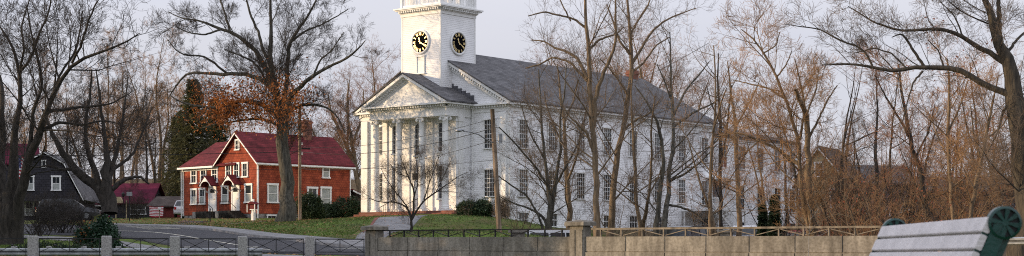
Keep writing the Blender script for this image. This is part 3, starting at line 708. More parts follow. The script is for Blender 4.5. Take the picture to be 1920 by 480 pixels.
ring(tc_, .06, TT - .12, TT + .1); ring(tc_, .11, TT + .1, TT + .16); ring(tc_, .34, TT + .285, TT + .36); ring(tc_, .42, TT + .36, TT + .46)
ring(tc_, .12, TT + .16, TT + .285)
for a, b, n in (((-TX-.1, TY0-.12, 0), (TX+.1, TY0-.12, 0), (0, -1, 0)), ((TX+.12, TY0-.1, 0), (TX+.12, TY1+.1, 0), (1, 0, 0)), ((-TX-.12, TY0-.1, 0), (-TX-.12, TY1+.1, 0), (-1, 0, 0)), ((-TX-.1, TY1+.12, 0), (TX+.1, TY1+.12, 0), (0, 1, 0))):
    dentils(tc_, a, b, n, TT + .16, TT + .284, .17, .2, .1)
tc_.build('tower_cornice', M['whitetrim'], two)
bal = MB(); ex = TX - .02; cy = (TY0 + TY1) / 2; hy = (TY1 - TY0) / 2 - .02; z0 = TT + .5
for sx in (-1, 1):
    for sy in (-1, 1):
        bal.bevbox(sx*ex - .1, sx*ex + .1, cy + sy*hy - .1, cy + sy*hy + .1, TT + .46, TT + 1.75, .02); bal.lathe([(.06, 1.75), (.13, 1.85), (.1, 1.98), (.02, 2.06)], (sx*ex, cy + sy*hy, TT), 12)
    bal.box(sx*ex-.045, sx*ex+.045, cy-hy+.1, cy+hy-.1, z0 + .05, z0 + .17); bal.box(sx*ex-.05, sx*ex+.05, cy-hy+.1, cy+hy-.1, z0 + .98, z0 + 1.08)
    bal.box(-ex+.1, ex-.1, cy+sx*hy-.045, cy+sx*hy+.045, z0 + .05, z0 + .17); bal.box(-ex+.1, ex-.1, cy+sx*hy-.05, cy+sx*hy+.05, z0 + .98, z0 + 1.08)
    for i in range(24):
        t = -1 + 2 * (i + .5) / 24; bal.box(sx*ex-.02, sx*ex+.02, cy+t*(hy-.1)-.022, cy+t*(hy-.1)+.022, z0 + .17, z0 + .98)
        bal.box(t*(ex-.1)-.022, t*(ex-.1)+.022, cy+sx*hy-.02, cy+sx*hy+.02, z0 + .17, z0 + .98)
bal.build('balustrade', M['whitetrim'], two)
bf = MB(); bf.lathe([(1.15, 0), (1.15, .3), (1.05, .32), (1.05, 2.9), (1.3, 3.0), (1.3, 3.2), (1.1, 3.4), (.8, 4.1), (.3, 4.6), (.05, 5.6)], (0, cy, TT + .462), 8)
bfo = bf.build('belfry', M['white'], two)
lv = MB()
for k in range(8):
    q = 2 * math.pi * (k + .5) / 8; c = Vector((math.cos(q), math.sin(q), 0)); s_ = Vector((-c.y, c.x, 0)); p = Vector((0, cy, TT + 1.1)) + c * .975
    lv.prism([p - s_*.28, p + s_*.28, p + s_*.28 + Vector((0, 0, 1.9)), p - s_*.28 + Vector((0, 0, 1.9))], c * .02)
lv.build('louvre', M['evergreen'], bfo)

ROM = ['XII', 'I', 'II', 'III', 'IV', 'V', 'VI', 'VII', 'VIII', 'IX', 'X', 'XI']
def clock(parent, loc, rz, R=.72):
    """dial facing local -y"""
    fc = MB(); n = 40; fc.add([(R*math.cos(2*math.pi*i/n), 0, R*math.sin(2*math.pi*i/n)) for i in range(n)], [tuple(range(n))])
    fc.v = []; fc.f = []; fc.m = []; fc.tube([(0, 0, 0), (0, -.05, 0)], R, n)
    f = fc.build('clock', M['black'], parent, loc, rz)
    rm = MB(); pr_ = [(R+.0, -.001), (R+.13, -.001), (R+.13, -.07), (R+.09, -.1), (R+.02, -.1), (R-.02, -.055)]
    vs = []; fs = []
    for i in range(n):
        q = 2*math.pi*i/n
        for r, y in pr_: vs.append((r*math.cos(q), y, r*math.sin(q)))
    k = len(pr_)
    for i in range(n):
        for j in range(k): fs.append((i*k+j, i*k+(j+1) % k, ((i+1) % n)*k+(j+1) % k, ((i+1) % n)*k+j))
    rm.add(vs, fs); rm.build('clock_rim', M['whitetrim'], f)
    for hr_ in range(12):
        nm = MB(); a = -2*math.pi*hr_/12; s = ROM[hr_]; ws = {'I': .055, 'V': .12, 'X': .12}; tot = sum(ws[c] for c in s); x = -tot/2; hh = .2; r0 = R * .78
        def pt(px, pz): return (px*math.cos(a) - (r0+pz)*math.sin(a), -.058, px*math.sin(a) + (r0+pz)*math.cos(a))
        def st(p, q, wd=.03): nm.bar(pt(*p), pt(*q), wd, .012, up=(0, 1, 0))
        # looking at the dial from outside (from -y) local x runs to the right
        for c in s:
            m_ = x + ws[c]/2
            if c == 'I': st((m_, -hh/2), (m_, hh/2))
            if c == 'V': st((m_-.045, hh/2), (m_, -hh/2), .034); st((m_+.045, hh/2), (m_, -hh/2), .018)
            if c == 'X': st((m_-.045, hh/2), (m_+.045, -hh/2), .034); st((m_+.045, hh/2), (m_-.045, -hh/2), .018)
            x += ws[c]
        nm.build('numeral', M['gold'], f)
    for nm_, ang, ln, wd in (('hour_hand', 11.33/12, .36, .07), ('minute_hand', 20/60, .56, .05)):
        a = -2*math.pi*ang; h = MB(); D = Vector((-math.sin(a), 0, math.cos(a))); S = Vector((math.cos(a), 0, math.sin(a))); o_ = Vector((0, -.075 if nm_[0] == 'h' else -.09, 0))
        h.prism([o_ - D*.12 - S*wd*.4, o_ - D*.12 + S*wd*.4, o_ + D*ln*.6 + S*wd*.5, o_ + D*ln*.75 + S*wd, o_ + D*ln, o_ + D*ln*.75 - S*wd, o_ + D*ln*.6 - S*wd*.5], (0, -.012, 0)); h.build(nm_, M['gold'], f)
    return f
clock(two, (0, TY0 - .03, 12.27), 0); clock(two, (TX + .03, .59, 12.23), R_(90)); clock(two, (-TX - .03, .59, 12.23), R_(-90))
window(two, (0, TY0 - .03, 10.15), .6, 1.1, 1, 1, 0, .1, glass='whitetrim')
# rear wing with side entrance
ax = MB(); AY0, AY1, AE = LEN + .06, 38.5, 7.15; ax.box(-6.2, 6.7, AY0, AY1, -2, AE)
clap(ax, (6.703, 0, 0), Y1, AY0, AY1, -1.6, AE - .3, (1, 0, 0)); clap(ax, (0, AY1 + .003, 0), X1, -6.2, 6.7, -1.6, AE, (0, 1, 0))
axo = ax.build('rear_wing', M['white'], ch)
hr2 = MB(); e = .4; zr = 8.9
b_ = [(-6.2-e, AY0, AE), (6.7+e, AY0, AE), (6.7+e, AY1+e, AE), (-6.2-e, AY1+e, AE)]; t_ = [(.2, AY0, zr), (.3, AY1-5, zr)]
hr2.add(b_ + t_, [(0, 3, 2, 1), (1, 2, 5, 4), (2, 3, 5), (3, 0, 4, 5), (0, 1, 4)]); hr2.box(-6.5, 7.0, AY0, AY1+.3, AE-.2, AE-.003); hr2.build('wing_roof', M['roofgrey'], axo)
tr = MB(); tr.box(6.705, 6.78, AY0, AY1, AE-.5, AE-.2); tr.box(6.705, 6.75, AY1-.3, AY1, -.5, AE-.5); dentils(tr, (6.78, AY0, 0), (6.78, AY1, 0), (1, 0, 0), AE-.34, AE-.21, .15); tr.build('wing_cornice', M['whitetrim'], axo)
for y in (26.8, 29.6, 32.4, 35.2, 37.6):
    window(axo, (6.72, y, 4.6), .95, 1.8, 2, 4, R_(90), .09, lower='brick' if y < 27 else 'screen')
    if y > 28: window(axo, (6.72, y, 1.3), .95, 1.9, 2, 4, R_(90), .09); window(axo, (6.72, y, -.5), .9, .8, 2, 2, R_(90), .08)
po = MB(); po.box(6.72, 8.4, 24.0, 27.6, 1.1, 1.25); po.box(6.73, 8.5, 23.9, 27.9, 3.55, 3.72)
for y in (24.1, 27.5): po.box(8.25, 8.35, y - .05, y + .05, -1.2, 3.55)
po.build('side_porch', M['whitetrim'], axo)
MB().box(6.74, 6.8, 25.3, 26.3, 1.26, 3.3).build('side_door', M['screen'], axo)
stt = MB()
for i in range(9): stt.box(8.42, 9.5, 22.0 + i * .3, 22.34 + i * .3, 1.1 - i * .2, 1.15 - i * .2)
stt.box(6.95, 9.5, 20.6, 22.0, 1.0, 1.15); stt.box(6.95, 8.4, 21.95, 24.0, 1.0, 1.14)
for xs_ in (8.45, 9.47):
    stt.bar((xs_, 22, .9), (xs_, 24.7, -.95), .04, .2)
    for i in range(16):
        y = 22 + i * .18; z = 1.15 - i * .12; stt.bar((xs_, y, z), (xs_, y, z + .85), .03)
    stt.bar((xs_, 21.95, 2.05), (xs_, 24.8, .15), .06)
for i in range(9): stt.bar((9.47, 20.65 + i*.165, 1.15), (9.47, 20.65 + i*.165, 2.0), .03)
for i in range(12): stt.bar((8.37, 22.2 + i*.165, 1.15), (8.37, 22.2 + i*.165, 2.0), .03)
stt.bar((9.47, 20.6, 2.03), (9.47, 22, 2.03), .06); stt.bar((8.37, 22.1, 2.03), (8.37, 24.1, 2.03), .06)
for q in ((9.4, 20.7), (9.4, 21.9), (7.1, 20.7)): stt.box(q[0]-.05, q[0]+.05, q[1]-.05, q[1]+.05, -1.4, 1.0)
stt.build('outside_stairs', M['whitetrim'], axo)

# ------------------------------------------------------------------ red house
rh = empty('shingled_house', (-20.0, 130, 3.0), math.atan2(-.70, .714), 'red shingled two storey house with red roof and two white front doors', 'house')
wb = MB(); wb.box(-5.25, 0, 0, 9.5, .35, 4.5); wb.prism([(-5.25, 0, 4.5), (0, 0, 4.5), (-2.62, 0, 6.75)], (0, 9.5, 0)); wb.box(-10.2, -5.25, .05, 7.0, .35, 4.4)
wb.prism([(-10.2, .05, 4.4), (-10.2, 7.0, 4.4), (-10.2, 3.52, 6.4)], (4.9, 0, 0)); wb.build('wall', M['shingle'], rh)
fb = MB(); fb.box(-5.22, -.03, .03, 9.45, -1.5, .35); fb.box(-10.17, -5.2, .08, 6.9, -1.5, .35); fb.build('foundation', M['stonebase'], rh)
rr = MB(); e = .28
for s in (-1, 1):
    c = -2.625; hx = 2.625 + e
    rr.prism([(c + s*hx, -.3, 4.32), (c, -.3, 6.83), (c, -.3, 6.95), (c + s*hx, -.3, 4.44)], (0, 10.1, 0))
for s in (-1, 1):
    hy_ = 3.47 + e; rr.prism([(-10.5, 3.52 + s*hy_, 4.25), (-10.5, 3.52, 6.48), (-10.5, 3.52, 6.60), (-10.5, 3.52 + s*hy_, 4.37)], (7.8, 0, 0))
rro = rr.build('roof', M['roofred'], rh)
ck = MB(); ck.bevbox(-.45, .45, -.4, .4, 0, 2.0, .02); ck.box(-.52, .52, -.47, .47, 1.75, 1.9); ck.build('chimney', M['brick'], rro, (-2.62, 6.8, 6.2))
tm = MB()
for s in (-1, 1):
    c = -2.625; tm.prism([(c + s*2.95, -.34, 4.27), (c, -.34, 6.82), (c, -.34, 6.71), (c + s*2.95, -.34, 4.15)], (0, .05, 0)); tm.prism([(c + s*2.95, 9.76, 4.27), (c, 9.76, 6.82), (c, 9.76, 6.66), (c + s*2.95, 9.76, 4.1)], (0, .05, 0))
tm.box(.02, .06, 0, 9.5, 4.15, 4.4); tm.box(.2, .34, -.3, 9.8, 4.2, 4.32); tm.box(-10.5, -5.55, -.4, -.27, 4.15, 4.30); tm.box(-10.4, -5.3, .0, .04, 4.0, 4.25)
for x in (-10.22, -.06): tm.box(x, x + .1, -.035, .045, .3, 4.15)
tm.box(.0, .03, .0, .1, .3, 4.15); tm.box(.0, .03, 9.4, 9.5, .3, 4.15)
for x, y in ((-10.3, -.1), (.09, -.05)): tm.tube([(x, y, 4.2), (x, y, -.1)], .045, 8)
tm.build('trim', M['whitetrim'], rh)
for x in (-8.69, -7.34, -5.78): window(rh, (x, -.0 + .05, 3.03), .62, 1.17, 2, 2, 0, .13)
for x in (-8.69, -7.5): window(rh, (x, .05, 1.3), .62, 1.12, 2, 2, 0, .13, lower='shade')
for x in (-3.82, -2.74, -1.61): window(rh, (x, -.003, 3.32), .55, 1.0, 2, 2, 0, .12)
for x in (-4.28, -1.15): window(rh, (x, -.003, 1.3), .72, 1.28, 1, 2, 0, .14, lower='shade')
window(rh, (-2.62, -.003, 5.5), .42, .7, 2, 2, 0, .1)
window(rh, (.003, 1.45, 1.3), .8, 1.3, 1, 2, R_(90), .14, glass='shade'); window(rh, (.003, 2.95, 1.3), .8, 1.3, 2, 2, R_(90), .14)
window(rh, (.003, 6.85, 3.42), .55, .92, 1, 2, R_(90), .12, lower='shade'); window(rh, (.003, 5.45, 1.1), .8, 1.35, 2, 2, R_(90), .14); window(rh, (.003, 6.85, .9), .85, 1.6, 1, 2, R_(90), .14, glass='shade')
window(rh, (.003, 1.35, -.25), .75, .42, 2, 1, R_(90), .1)
for x in (-6.05, -2.85):
    y = .05 if x < -5.3 else -.003
    d = MB(); d.box(-.42, .42, -.05, 0, 0, 1.95); d.box(-.55, -.42, -.08, 0, 0, 2.1); d.box(.42, .55, -.08, 0, 0, 2.1); d.box(-.55, .55, -.08, 0, 1.95, 2.1)
    for sx in (-1, 1):
        d.box(sx*.2-.14, sx*.2+.14, -.065, -.05, .2, .85); d.box(sx*.2-.14, sx*.2+.14, -.065, -.05, .95, 1.4)
    do = d.build('door', M['whitetrim'], rh, (x, y, .62)); MB().box(-.3, .3, -.06, -.051, 1.5, 1.82).build('door_pane', M['glass'], do); MB().tube([(.33, -.05, .95), (.33, -.12, .95)], .03, 8).build('handle', M['gold'], do)
    hd = MB(); n = 8; arc = [(.62*math.cos(a), 2.2 + .38*math.sin(a)) for a in np.linspace(0, math.pi, n)]; out_ = [(-.82, 2.18), (-.0, 2.98), (.82, 2.18)]
    hd.prism([(-.85, -.8, 2.2), (-.62, -.8, 2.2)] + [(p[0], -.8, p[1]) for p in arc[::-1][1:-1]] + [(.62, -.8, 2.2), (.85, -.8, 2.2), (0, -.8, 2.95)], (0, .06, 0))
    for sx in (-1, 1): hd.bar((sx*.66, -.02, 1.7), (sx*.7, -.75, 2.15), .07)
    ho = hd.build('door_hood', M['whitetrim'], rh, (x, y, .45)); hf = MB()
    for sx in (-1, 1): hf.prism([(sx*.92, -.84, 2.18), (0, -.84, 2.98), (0, -.84, 3.04), (sx*.92, -.84, 2.24)], (0, .82, 0))
    hf.build('hood_roof', M['roofred'], ho)
    sp_ = MB()
    for i in range(4): sp_.box(-.15, 1.45 + .28*i, -1.2, -.02, -.9, .6 - .16*i) if False else sp_.box(-.7, .75 + .28*i, -1.15, -.06, -.9, .6 - .16*i - .002*i)
    sp_.build('front_steps', M['barkdark'], rh, (x, y, 0)); MB().box(-1.15, -.72, -1.2, -.06, -.9, .58).build('step_wall', M['stonebase'], rh, (x, y, 0))
    rl = MB(); rl.bar((-.68, -1.1, 1.35), (.5, -1.1, 1.35), .035); rl.bar((.5, -1.1, 1.35), (1.5, -1.1, .8), .035)
    for i in range(9): rl.bar((-.68 + i*.147, -1.1, .58), (-.68 + i*.147, -1.1, 1.35), .018)
    rl.bar((1.5, -1.1, -.2), (1.5, -1.1, .8), .03); rl.build('stair_rail', M['iron'], rh, (x, y, 0))
ln_ = MB(); ln_.box(-3.4, .0, 9.53, 11.4, -.6, 1.75); lno = ln_.build('lean_to', M['shingle'], rh)
l2 = MB(); l2.prism([(.25, 9.5, 2.45), (.25, 11.7, 1.72), (.25, 11.7, 1.82), (.25, 9.5, 2.55)], (-3.9, 0, 0)); l2.build('lean_to_roof', M['roofred'], lno)
MB().prism([(.26, 9.52, 2.33), (.26, 11.7, 1.6), (.26, 11.7, 1.74), (.26, 9.52, 2.47)], (.03, 0, 0)).build('lean_to_trim', M['whitetrim'], lno)

# small lantern post in front of the house
lp = P(475, 409, 124); lz = H(lp.x, lp.y)
lt = empty('post_lantern', (lp.x, lp.y, lz), R_(-30), 'white post carrying a small red house-shaped box by the front corner of the red house', 'post')
q = MB(); q.bevbox(-.13, .13, -.13, .13, -.2, .78, .02); q.box(-.2, .2, -.2, .2, .78, .84); q.build('post', M['whitetrim'], lt)
MB().box(-.24, .24, -.2, .2, .85, 1.2).build('box', M['redwall'], lt)
q = MB(); q.prism([(-.42, -.32, 1.2), (.42, -.32, 1.2), (0, -.32, 1.42)], (0, .64, 0)); q.build('box_roof', M['roofred'], lt); MB().box(-.06, .06, -.06, .06, 1.38, 1.6).build('finial', M['whitetrim'], lt)
for sx in (-1, 1): MB().box(sx*.36-.03, sx*.36+.03, -.3, -.26, .6, 1.2).build('bracket', M['whitetrim'], lt)

# ------------------------------------------------------------------ charcoal gambrel house
c0 = P(95, 406, 138); gz = H(c0.x, c0.y)
gh = empty('gambrel_house', (c0.x, c0.y, gz), R_(6), 'charcoal house with a gambrel gable and white trim behind bare bushes', 'house')
gp = [(-2.75, 0), (2.75, 0), (2.75, 2.0), (1.45, 4.75), (-.2, 5.55), (-1.85, 4.75), (-2.75, 2.3)]
gp = [(-3.3, -.8), (2.2, -.8), (2.35, 1.9), (.95, 4.65), (-.5, 5.5), (-2.0, 4.65), (-3.4, 1.9)]
g = MB(); g.prism([(x, 0, z) for x, z in gp], (0, 9, 0)); g.build('wall', M['darkshingle'], gh)
g = MB(); t = MB()
rp_ = [(-3.75, 1.65), (-2.15, 4.72), (-.5, 5.62), (1.1, 4.72), (2.7, 1.65)]
for a, b in zip(rp_[:-1], rp_[1:]):
    nn = Vector((-(b[1]-a[1]), 0, b[0]-a[0])).normalized() * .12
    g.prism([(a[0], -.3, a[1]), (b[0], -.3, b[1]), (b[0]+nn.x, -.3, b[1]+nn.z), (a[0]+nn.x, -.3, a[1]+nn.z)], (0, 9.6, 0))
    t.prism([(a[0], -.34, a[1]-.02), (b[0], -.34, b[1]-.02), (b[0]+nn.x*.5, -.34, b[1]+nn.z*.5), (a[0]+nn.x*.5, -.34, a[1]+nn.z*.5)], (0, .035, 0))
g.build('roof', M['roofgrey'], gh); t.build('trim', M['whitetrim'], gh)
for x, z in ((-1.72, 2.55), (.45, 2.55), (-1.72, .45), (.45, .45)): window(gh, (x, -.003, z), .55, 1.05, 2, 2, 0, .12, lower='shade')
window(gh, (-.55, -.003, 4.45), .22, .5, 1, 1, 0, .07)
MB().box(-3, 1.9, -1.8, -.02, 1.55, 1.68).build('porch_roof', M['darkshingle'], gh)
for x in (-2.9, -.6, 1.8): MB().box(x-.06, x+.06, -1.75, -1.63, -.8, 1.55).build('porch_post', M['whitetrim'], gh)

# wine-roofed buildings behind it
def simple_house(name, label, px, d, rz, w_, dep, ev, rg, wall, roof, wins=(), axis='x', cat='house', over=.3, zoff=0):
    c = P(px, 400, d); z = H(c.x, c.y); o = empty(name, (c.x, c.y, z + zoff), rz, label, cat); m = MB(); m.box(-w_/2, w_/2, 0, dep, -1, ev)
    r = MB(); e = over
    if axis == 'x':   # ridge along x
        m.prism([(-w_/2, 0, ev), (-w_/2, dep, ev), (-w_/2, dep/2, rg)], (w_, 0, 0))
        for s in (0, 1):
            y0 = -e if s == 0 else dep + e; r.prism([(-w_/2-e, y0, ev-.1), (-w_/2-e, dep/2, rg+.05), (-w_/2-e, dep/2, rg+.17), (-w_/2-e, y0, ev+.02)], (w_+2*e, 0, 0))
    else:
        m.prism([(-w_/2, 0, ev), (w_/2, 0, ev), (0, 0, rg)], (0, dep, 0))
        for s in (-1, 1): r.prism([(s*(w_/2+e), -e, ev-.12), (0, -e, rg+.05), (0, -e, rg+.17), (s*(w_/2+e), -e, ev)], (0, dep+2*e, 0))
    m.build('wall', M[wall], o); r.build('roof', M[roof], o)
    if axis != 'x':
        t = MB()
        for s in (-1, 1): t.prism([(s*(w_/2+e), -e-.03, ev-.28), (0, -e-.03, rg-.1), (0, -e-.03, rg+.04), (s*(w_/2+e), -e-.03, ev-.13)], (0, .04, 0))
        t.build('trim', M['whitetrim'], o)
    for x, zz, ww, hh in wins: window(o, (x, -.003, zz), ww, hh, 2, 2, 0, .1)
    return o
wr = simple_house('outbuilding', 'low building with wine-red roof and a wide shop window beside the shed', 244, 146, R_(-3), 3.5, 5, 1.3, 3.0, 'darkshingle', 'roofpink', [(.7, .35, 1.3, .8)])
MB().box(-1.9, -1.83, -.08, 0, -.2, 1.25).build('door_post', M['magenta'], wr); MB().box(-1.3, -1.2, -.12, -.02, -.3, 1.2).build('door_post', M['creamwall'], wr)
MB().prism([(-1.6, -.35, 1.3), (-.5, -.35, 1.3), (-.8, -.35, 1.85), (-1.3, -.35, 1.85)], (0, .3, 0)).build('dormer', M['creamwall'], wr)
wr2 = simple_house('porch_building', 'wine-red roofed wing with a white porch beam behind the leaning trunk', 172, 150, R_(4), 3.6, 6, 1.2, 2.9, 'darkshingle', 'roofpink')
for z in (1.0, .55): MB().box(-1.7, 1.8, -.4, -.3, z, z+.12).build('porch_beam', M['whitetrim'], wr2)
MB().box(.1, .2, -.42, -.32, -.5, 1.3).build('porch_post', M['magenta'], wr2)
wr3 = simple_house('roofed_house', 'house with wine-red roof glimpsed behind the flag at the left edge', 20, 160, R_(20), 5, 6, 4.6, 6.6, 'darkshingle', 'roofpink')
sh = simple_house('shed', 'low red shed with a brown shingle roof between the shop and the red house', 316, 143, R_(-14), 3.3, 3.6, 1.0, 1.75, 'redwall', 'roofbrown', over=.35, cat='shed')
# houses behind the wood on the right
r1 = simple_house('clapboard_house', 'pale house with a steep sunlit gable behind the forked trunks', 1536, 118, R_(-28), 3.4, 4.5, 4.3, 6.4, 'creamwall', 'roofbrown', [(0, 4.4, .5, .9), (-1.2, 2.2, .6, 1.2), (1.2, 2.2, .6, 1.2)], 'y')
r2 = simple_house('siding_house', 'dark slate blue house with white windows beyond the thicket', 1640, 122, R_(10), 7, 7, 3.8, 5.2, 'rearwall', 'roofgrey', [(-2.6, .6, .6, 1.2), (-1.0, .6, .6, 1.2), (.8, .6, .6, 1.2), (2.4, .6, .6, 1.2)])
r3 = simple_house('long_house', 'long dim house far behind the trees at the right edge', 1800, 135, R_(-6), 10, 8, 3.0, 4.2, 'rearwall', 'roofgrey', [(-3, .8, .6, 1.2), (0, .8, .6, 1.2), (3, .8, .6, 1.2)])
# ------------------------------------------------------------------ bridge parapet, fences
def wall_pt(px):                      # the parapet line
    r = (px - HX) / F; x0, y0 = PX(798, 54); c, s = .719, -.695
    t = (r * y0 - x0) / (c - r * s); return Vector((x0 + c * t, y0 + s * t, 0)), t
WD = Vector((.719, -.695, 0)); WN = Vector((-.695, -.719, 0)); WRZ = math.atan2(-.695, .719)
pA, tA = wall_pt(703); pB, tB = wall_pt(1089)
def wz(t): return .613 - (t - 0) * .0056
def pillar(p, t, label, top):
    e = empty('gate_pillar', (p.x, p.y, -.5), WRZ, label, 'pillar', 'capped concrete pillars of the parapet')
    m = MB(); zt = top + .5 - .16; m.bevbox(-.29, .29, -.2, .16, -.6, zt, .03)
    for s in (-1, 1): m.box(s*.15-.1, s*.15+.1, -.222, -.198, .1, zt - .12)
    m.build('shaft', M['concrete'], e)
    c = MB(); c.bevbox(-.4, .4, -.31, .27, zt + .002, zt + .12, .02); vs = [(-.4, -.31), (.4, -.31), (.4, .27), (-.4, .27)]
    c.add([(x*.97, y*.97, zt + .12) for x, y in vs] + [(0, -.02, zt + .19)], [(0, 1, 4), (1, 2, 4), (2, 3, 4), (3, 0, 4)]); c.build('cap', M['concrete'], e); return e
pillar(pA, tA, 'capped concrete pillar where the iron fence meets the parapet wall', 1.03); pillar(pB, tB, 'capped concrete pillar in the middle of the parapet wall', 1.06)
def parapet(t0, t1, label, joints):
    p0 = wall_pt(798)[0] + WD * t0; e = empty('parapet_wall', (p0.x, p0.y, 0), WRZ, label, 'wall')
    L_ = t1 - t0; m = MB(); js = [0] + [j - t0 for j in joints if t0 < j < t1] + [L_]
    for a, b in zip(js[:-1], js[1:]):
        za, zb = wz(t0 + a), wz(t0 + b); g = .018; i0 = g if a > 0 else 0; i1 = g if b < L_ else 0
        for lo, hi, yy in ((-.43, 0, -.13), (-1.3, -.46, -.15)):
            m.add([(a+i0, yy, za+lo), (b-i1, yy, zb+lo), (b-i1, .12, zb+lo), (a+i0, .12, za+lo), (a+i0, yy, za+hi), (b-i1, yy, zb+hi), (b-i1, .12, zb+hi), (a+i0, .12, za+hi)],
                  [(3, 2, 1, 0), (4, 5, 6, 7), (0, 1, 5, 4), (1, 2, 6, 5), (2, 3, 7, 6), (3, 0, 4, 7)])
    m.add([(0.01, -.11, -1.3), (L_-.01, -.11, -1.3), (L_-.01, .1, -1.3), (.01, .1, -1.3), (0.01, -.11, wz(t0)-.03), (L_-.01, -.11, wz(t1)-.03), (L_-.01, .1, wz(t1)-.03), (.01, .1, wz(t0)-.03)], [(3, 2, 1, 0), (4, 5, 6, 7), (0, 1, 5, 4), (1, 2, 6, 5), (2, 3, 7, 6), (3, 0, 4, 7)])
    m.build('blocks', M['concrete'], e); return e
J = [wall_pt(x)[1] for x in (770, 827, 886, 949, 1013, 1178, 1252, 1329, 1410, 1496, 1585, 1680)]
parapet(tA + .3, tB - .3, 'weathered concrete parapet wall between the two capped pillars', J)
tE = wall_pt(1682)[1]
parapet(tB + .3, tE, 'sunlit concrete parapet wall running from the middle pillar to behind the bench', J)
def railing(t0, t1, n, label, m_, flip, thick):
    p0 = wall_pt(798)[0] + WD * t0; e = empty('parapet_railing', (p0.x, p0.y, 0), WRZ, label, 'railing'); L_ = t1 - t0; H0 = .225
    z = lambda a: wz(t0 + a) + .004
    MB().bar((0, 0, z(0) + H0), (L_, 0, z(L_) + H0), .05, thick).build('top_rail', M[m_], e)
    for i in range(n):
        a = (i + .5) * L_ / n; MB().bar((a, 0, z(a) - .0), (a, 0, z(a) + H0 - .02), .04).build('baluster', M[m_], e)
    d = MB()
    for i in range(n - 1):
        a, b = (i + .5) * L_ / n, (i + 1.5) * L_ / n
        if (i + flip) % 2: d.bar((a, .02, z(a) + H0 - .04), (b, .02, z(b) + .02), .022)
        else: d.bar((a, .02, z(a) + .02), (b, .02, z(b) + H0 - .04), .022)
    d.build('diagonal_braces', M[m_], e)
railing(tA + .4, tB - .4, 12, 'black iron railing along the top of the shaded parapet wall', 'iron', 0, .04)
railing(tB + .4, tE - .05, 13, 'tan railing with golden sunlight in its colour along the top of the sunlit parapet wall', 'rail_sunlit', 1, .055)

FP = [(-66, 52.4), (62, 53.0), (200, 53.6), (328, 54.1), (455, 54.6), (581, 55.1)]
fpts = [Vector((*PX(a, d), 0)) for a, d in FP]
gp_lab = ['granite fence post at the far left in the shade', 'first granite fence post, standing below the big dark trunk', 'granite fence post in front of the orange and green bush', 'granite fence post in front of the road and left of the red house', 'granite fence post with the red house front doors above it', 'granite fence post nearest the capped pillar']
for p, lab in zip(fpts, gp_lab):
    z = -.5; rz = math.atan2((fpts[-1] - fpts[0]).y, (fpts[-1] - fpts[0]).x) - .12
    m = MB(); top = .655 - z; m.bevbox(-.155, .155, -.155, .155, -.4, top, .03)
    o = m.build('granite_post', M['granite'], None, (p.x, p.y, z), rz); tag(o, lab, 'fence post', 'granite posts of the iron fence')
allp_ = fpts + [pA + Vector((-.1, -.05, 0))]
flab = ['iron X-braced fence panel at the far left edge', 'iron X-braced fence panel under the dark bushes', 'iron X-braced fence panel below the end of the road', 'iron X-braced fence panel in front of the dark asphalt', 'iron X-braced fence panel in front of the sloping kerb', 'iron X-braced fence panel ending at the capped pillar']
for (a, b), lab in zip(zip(allp_[:-1], allp_[1:]), flab):
    v = b - a; L_ = v.length; rz = math.atan2(v.y, v.x); e = empty('iron_fence_panel', (a.x, a.y, 0), rz, lab, 'fence panel', 'iron panels of the bridge fence')
    x0, x1 = .18, L_ - (.2 if b is not allp_[-1] else .25); zt, zb = .565, .13
    r = MB(); r.bar((x0, 0, zt), (x1, 0, zt), .03, .035); r.bar((x0, 0, zb), (x1, 0, zb), .025, .03); r.build('rails', M['iron'], e)
    xm = (x0 + x1) / 2
    for x in (x0 + .02, xm, x1 - .02): MB().bar((x, 0, -.5 if x != xm else zb), (x, 0, zt), .025).build('upright', M['iron'], e)
    for c, d_ in ((x0 + .03, xm), (xm, x1 - .03)):
        s = MB(); s.bar((c, -.008, zt), (d_, -.008, zb), .018); s.bar((c, .008, zb), (d_, .008, zt), .018); s.lathe([(.01, -.03), (.035, -.015), (.035, .015), (.01, .03)], ((c+d_)/2, 0, (zt+zb)/2), 10); s.build('cross_brace', M['iron'], e)

# guard rail behind the fence
g0, g1 = Vector((*PX(-60, 56.5), 0)), Vector((*PX(492, 57.6), 0)); v = g1 - g0; Lg = v.length
ge = empty('guard_rail', (g0.x, g0.y, 0), math.atan2(v.y, v.x), 'galvanised guard rail on grey wooden posts behind the left part of the iron fence', 'guard rail')
m = MB(); pr_ = [(-.0, .31), (-.05, .27), (-.05, .22), (.0, .18), (-.05, .14), (-.05, .09), (0, .05)]
for (y0, z0), (y1, z1) in zip(pr_[:-1], pr_[1:]): m.add([(0, y0, z0-.04), (Lg, y0, z0-.04), (Lg, y1, z1-.04), (0, y1, z1-.04)], [(0, 1, 2, 3)]); m.add([(0, y0+.01, z0-.04), (Lg, y0+.01, z0-.04), (Lg, y1+.01, z1-.04), (0, y1+.01, z1-.04)], [(3, 2, 1, 0)])
m.build('rail', M['galv'], ge)
for i in range(9):
    x = .35 + i * (Lg - .6) / 8; MB().bevbox(x-.09, x+.09, .015, .19, -.8, .34, .015).build('post', M['granite'], ge)
# guard rail at the right, behind the bench
g0, g1 = P(1870, 453, 24), P(2060, 452, 21.5); v = g1 - g0; Lg = v.length
ge = empty('guard_rail', (g0.x, g0.y, 0), math.atan2(v.y, v.x), 'short galvanised guard rail behind the green end of the bench', 'guard rail')
m = MB(); zc = g0.z
for (y0, z0), (y1, z1) in zip(pr_[:-1], pr_[1:]): m.add([(-2, y0, z0*.45+zc-.08), (Lg, y0, z0*.45+zc-.08), (Lg, y1, z1*.45+zc-.08), (-2, y1, z1*.45+zc-.08)], [(0, 1, 2, 3)])
m.build('rail', M['galv'], ge)
for x in (-1.8, -.05, 1.2): MB().bevbox(x-.06, x+.06, .02, .14, -1.2, zc + .05, .01).build('post', M['pole'], ge)

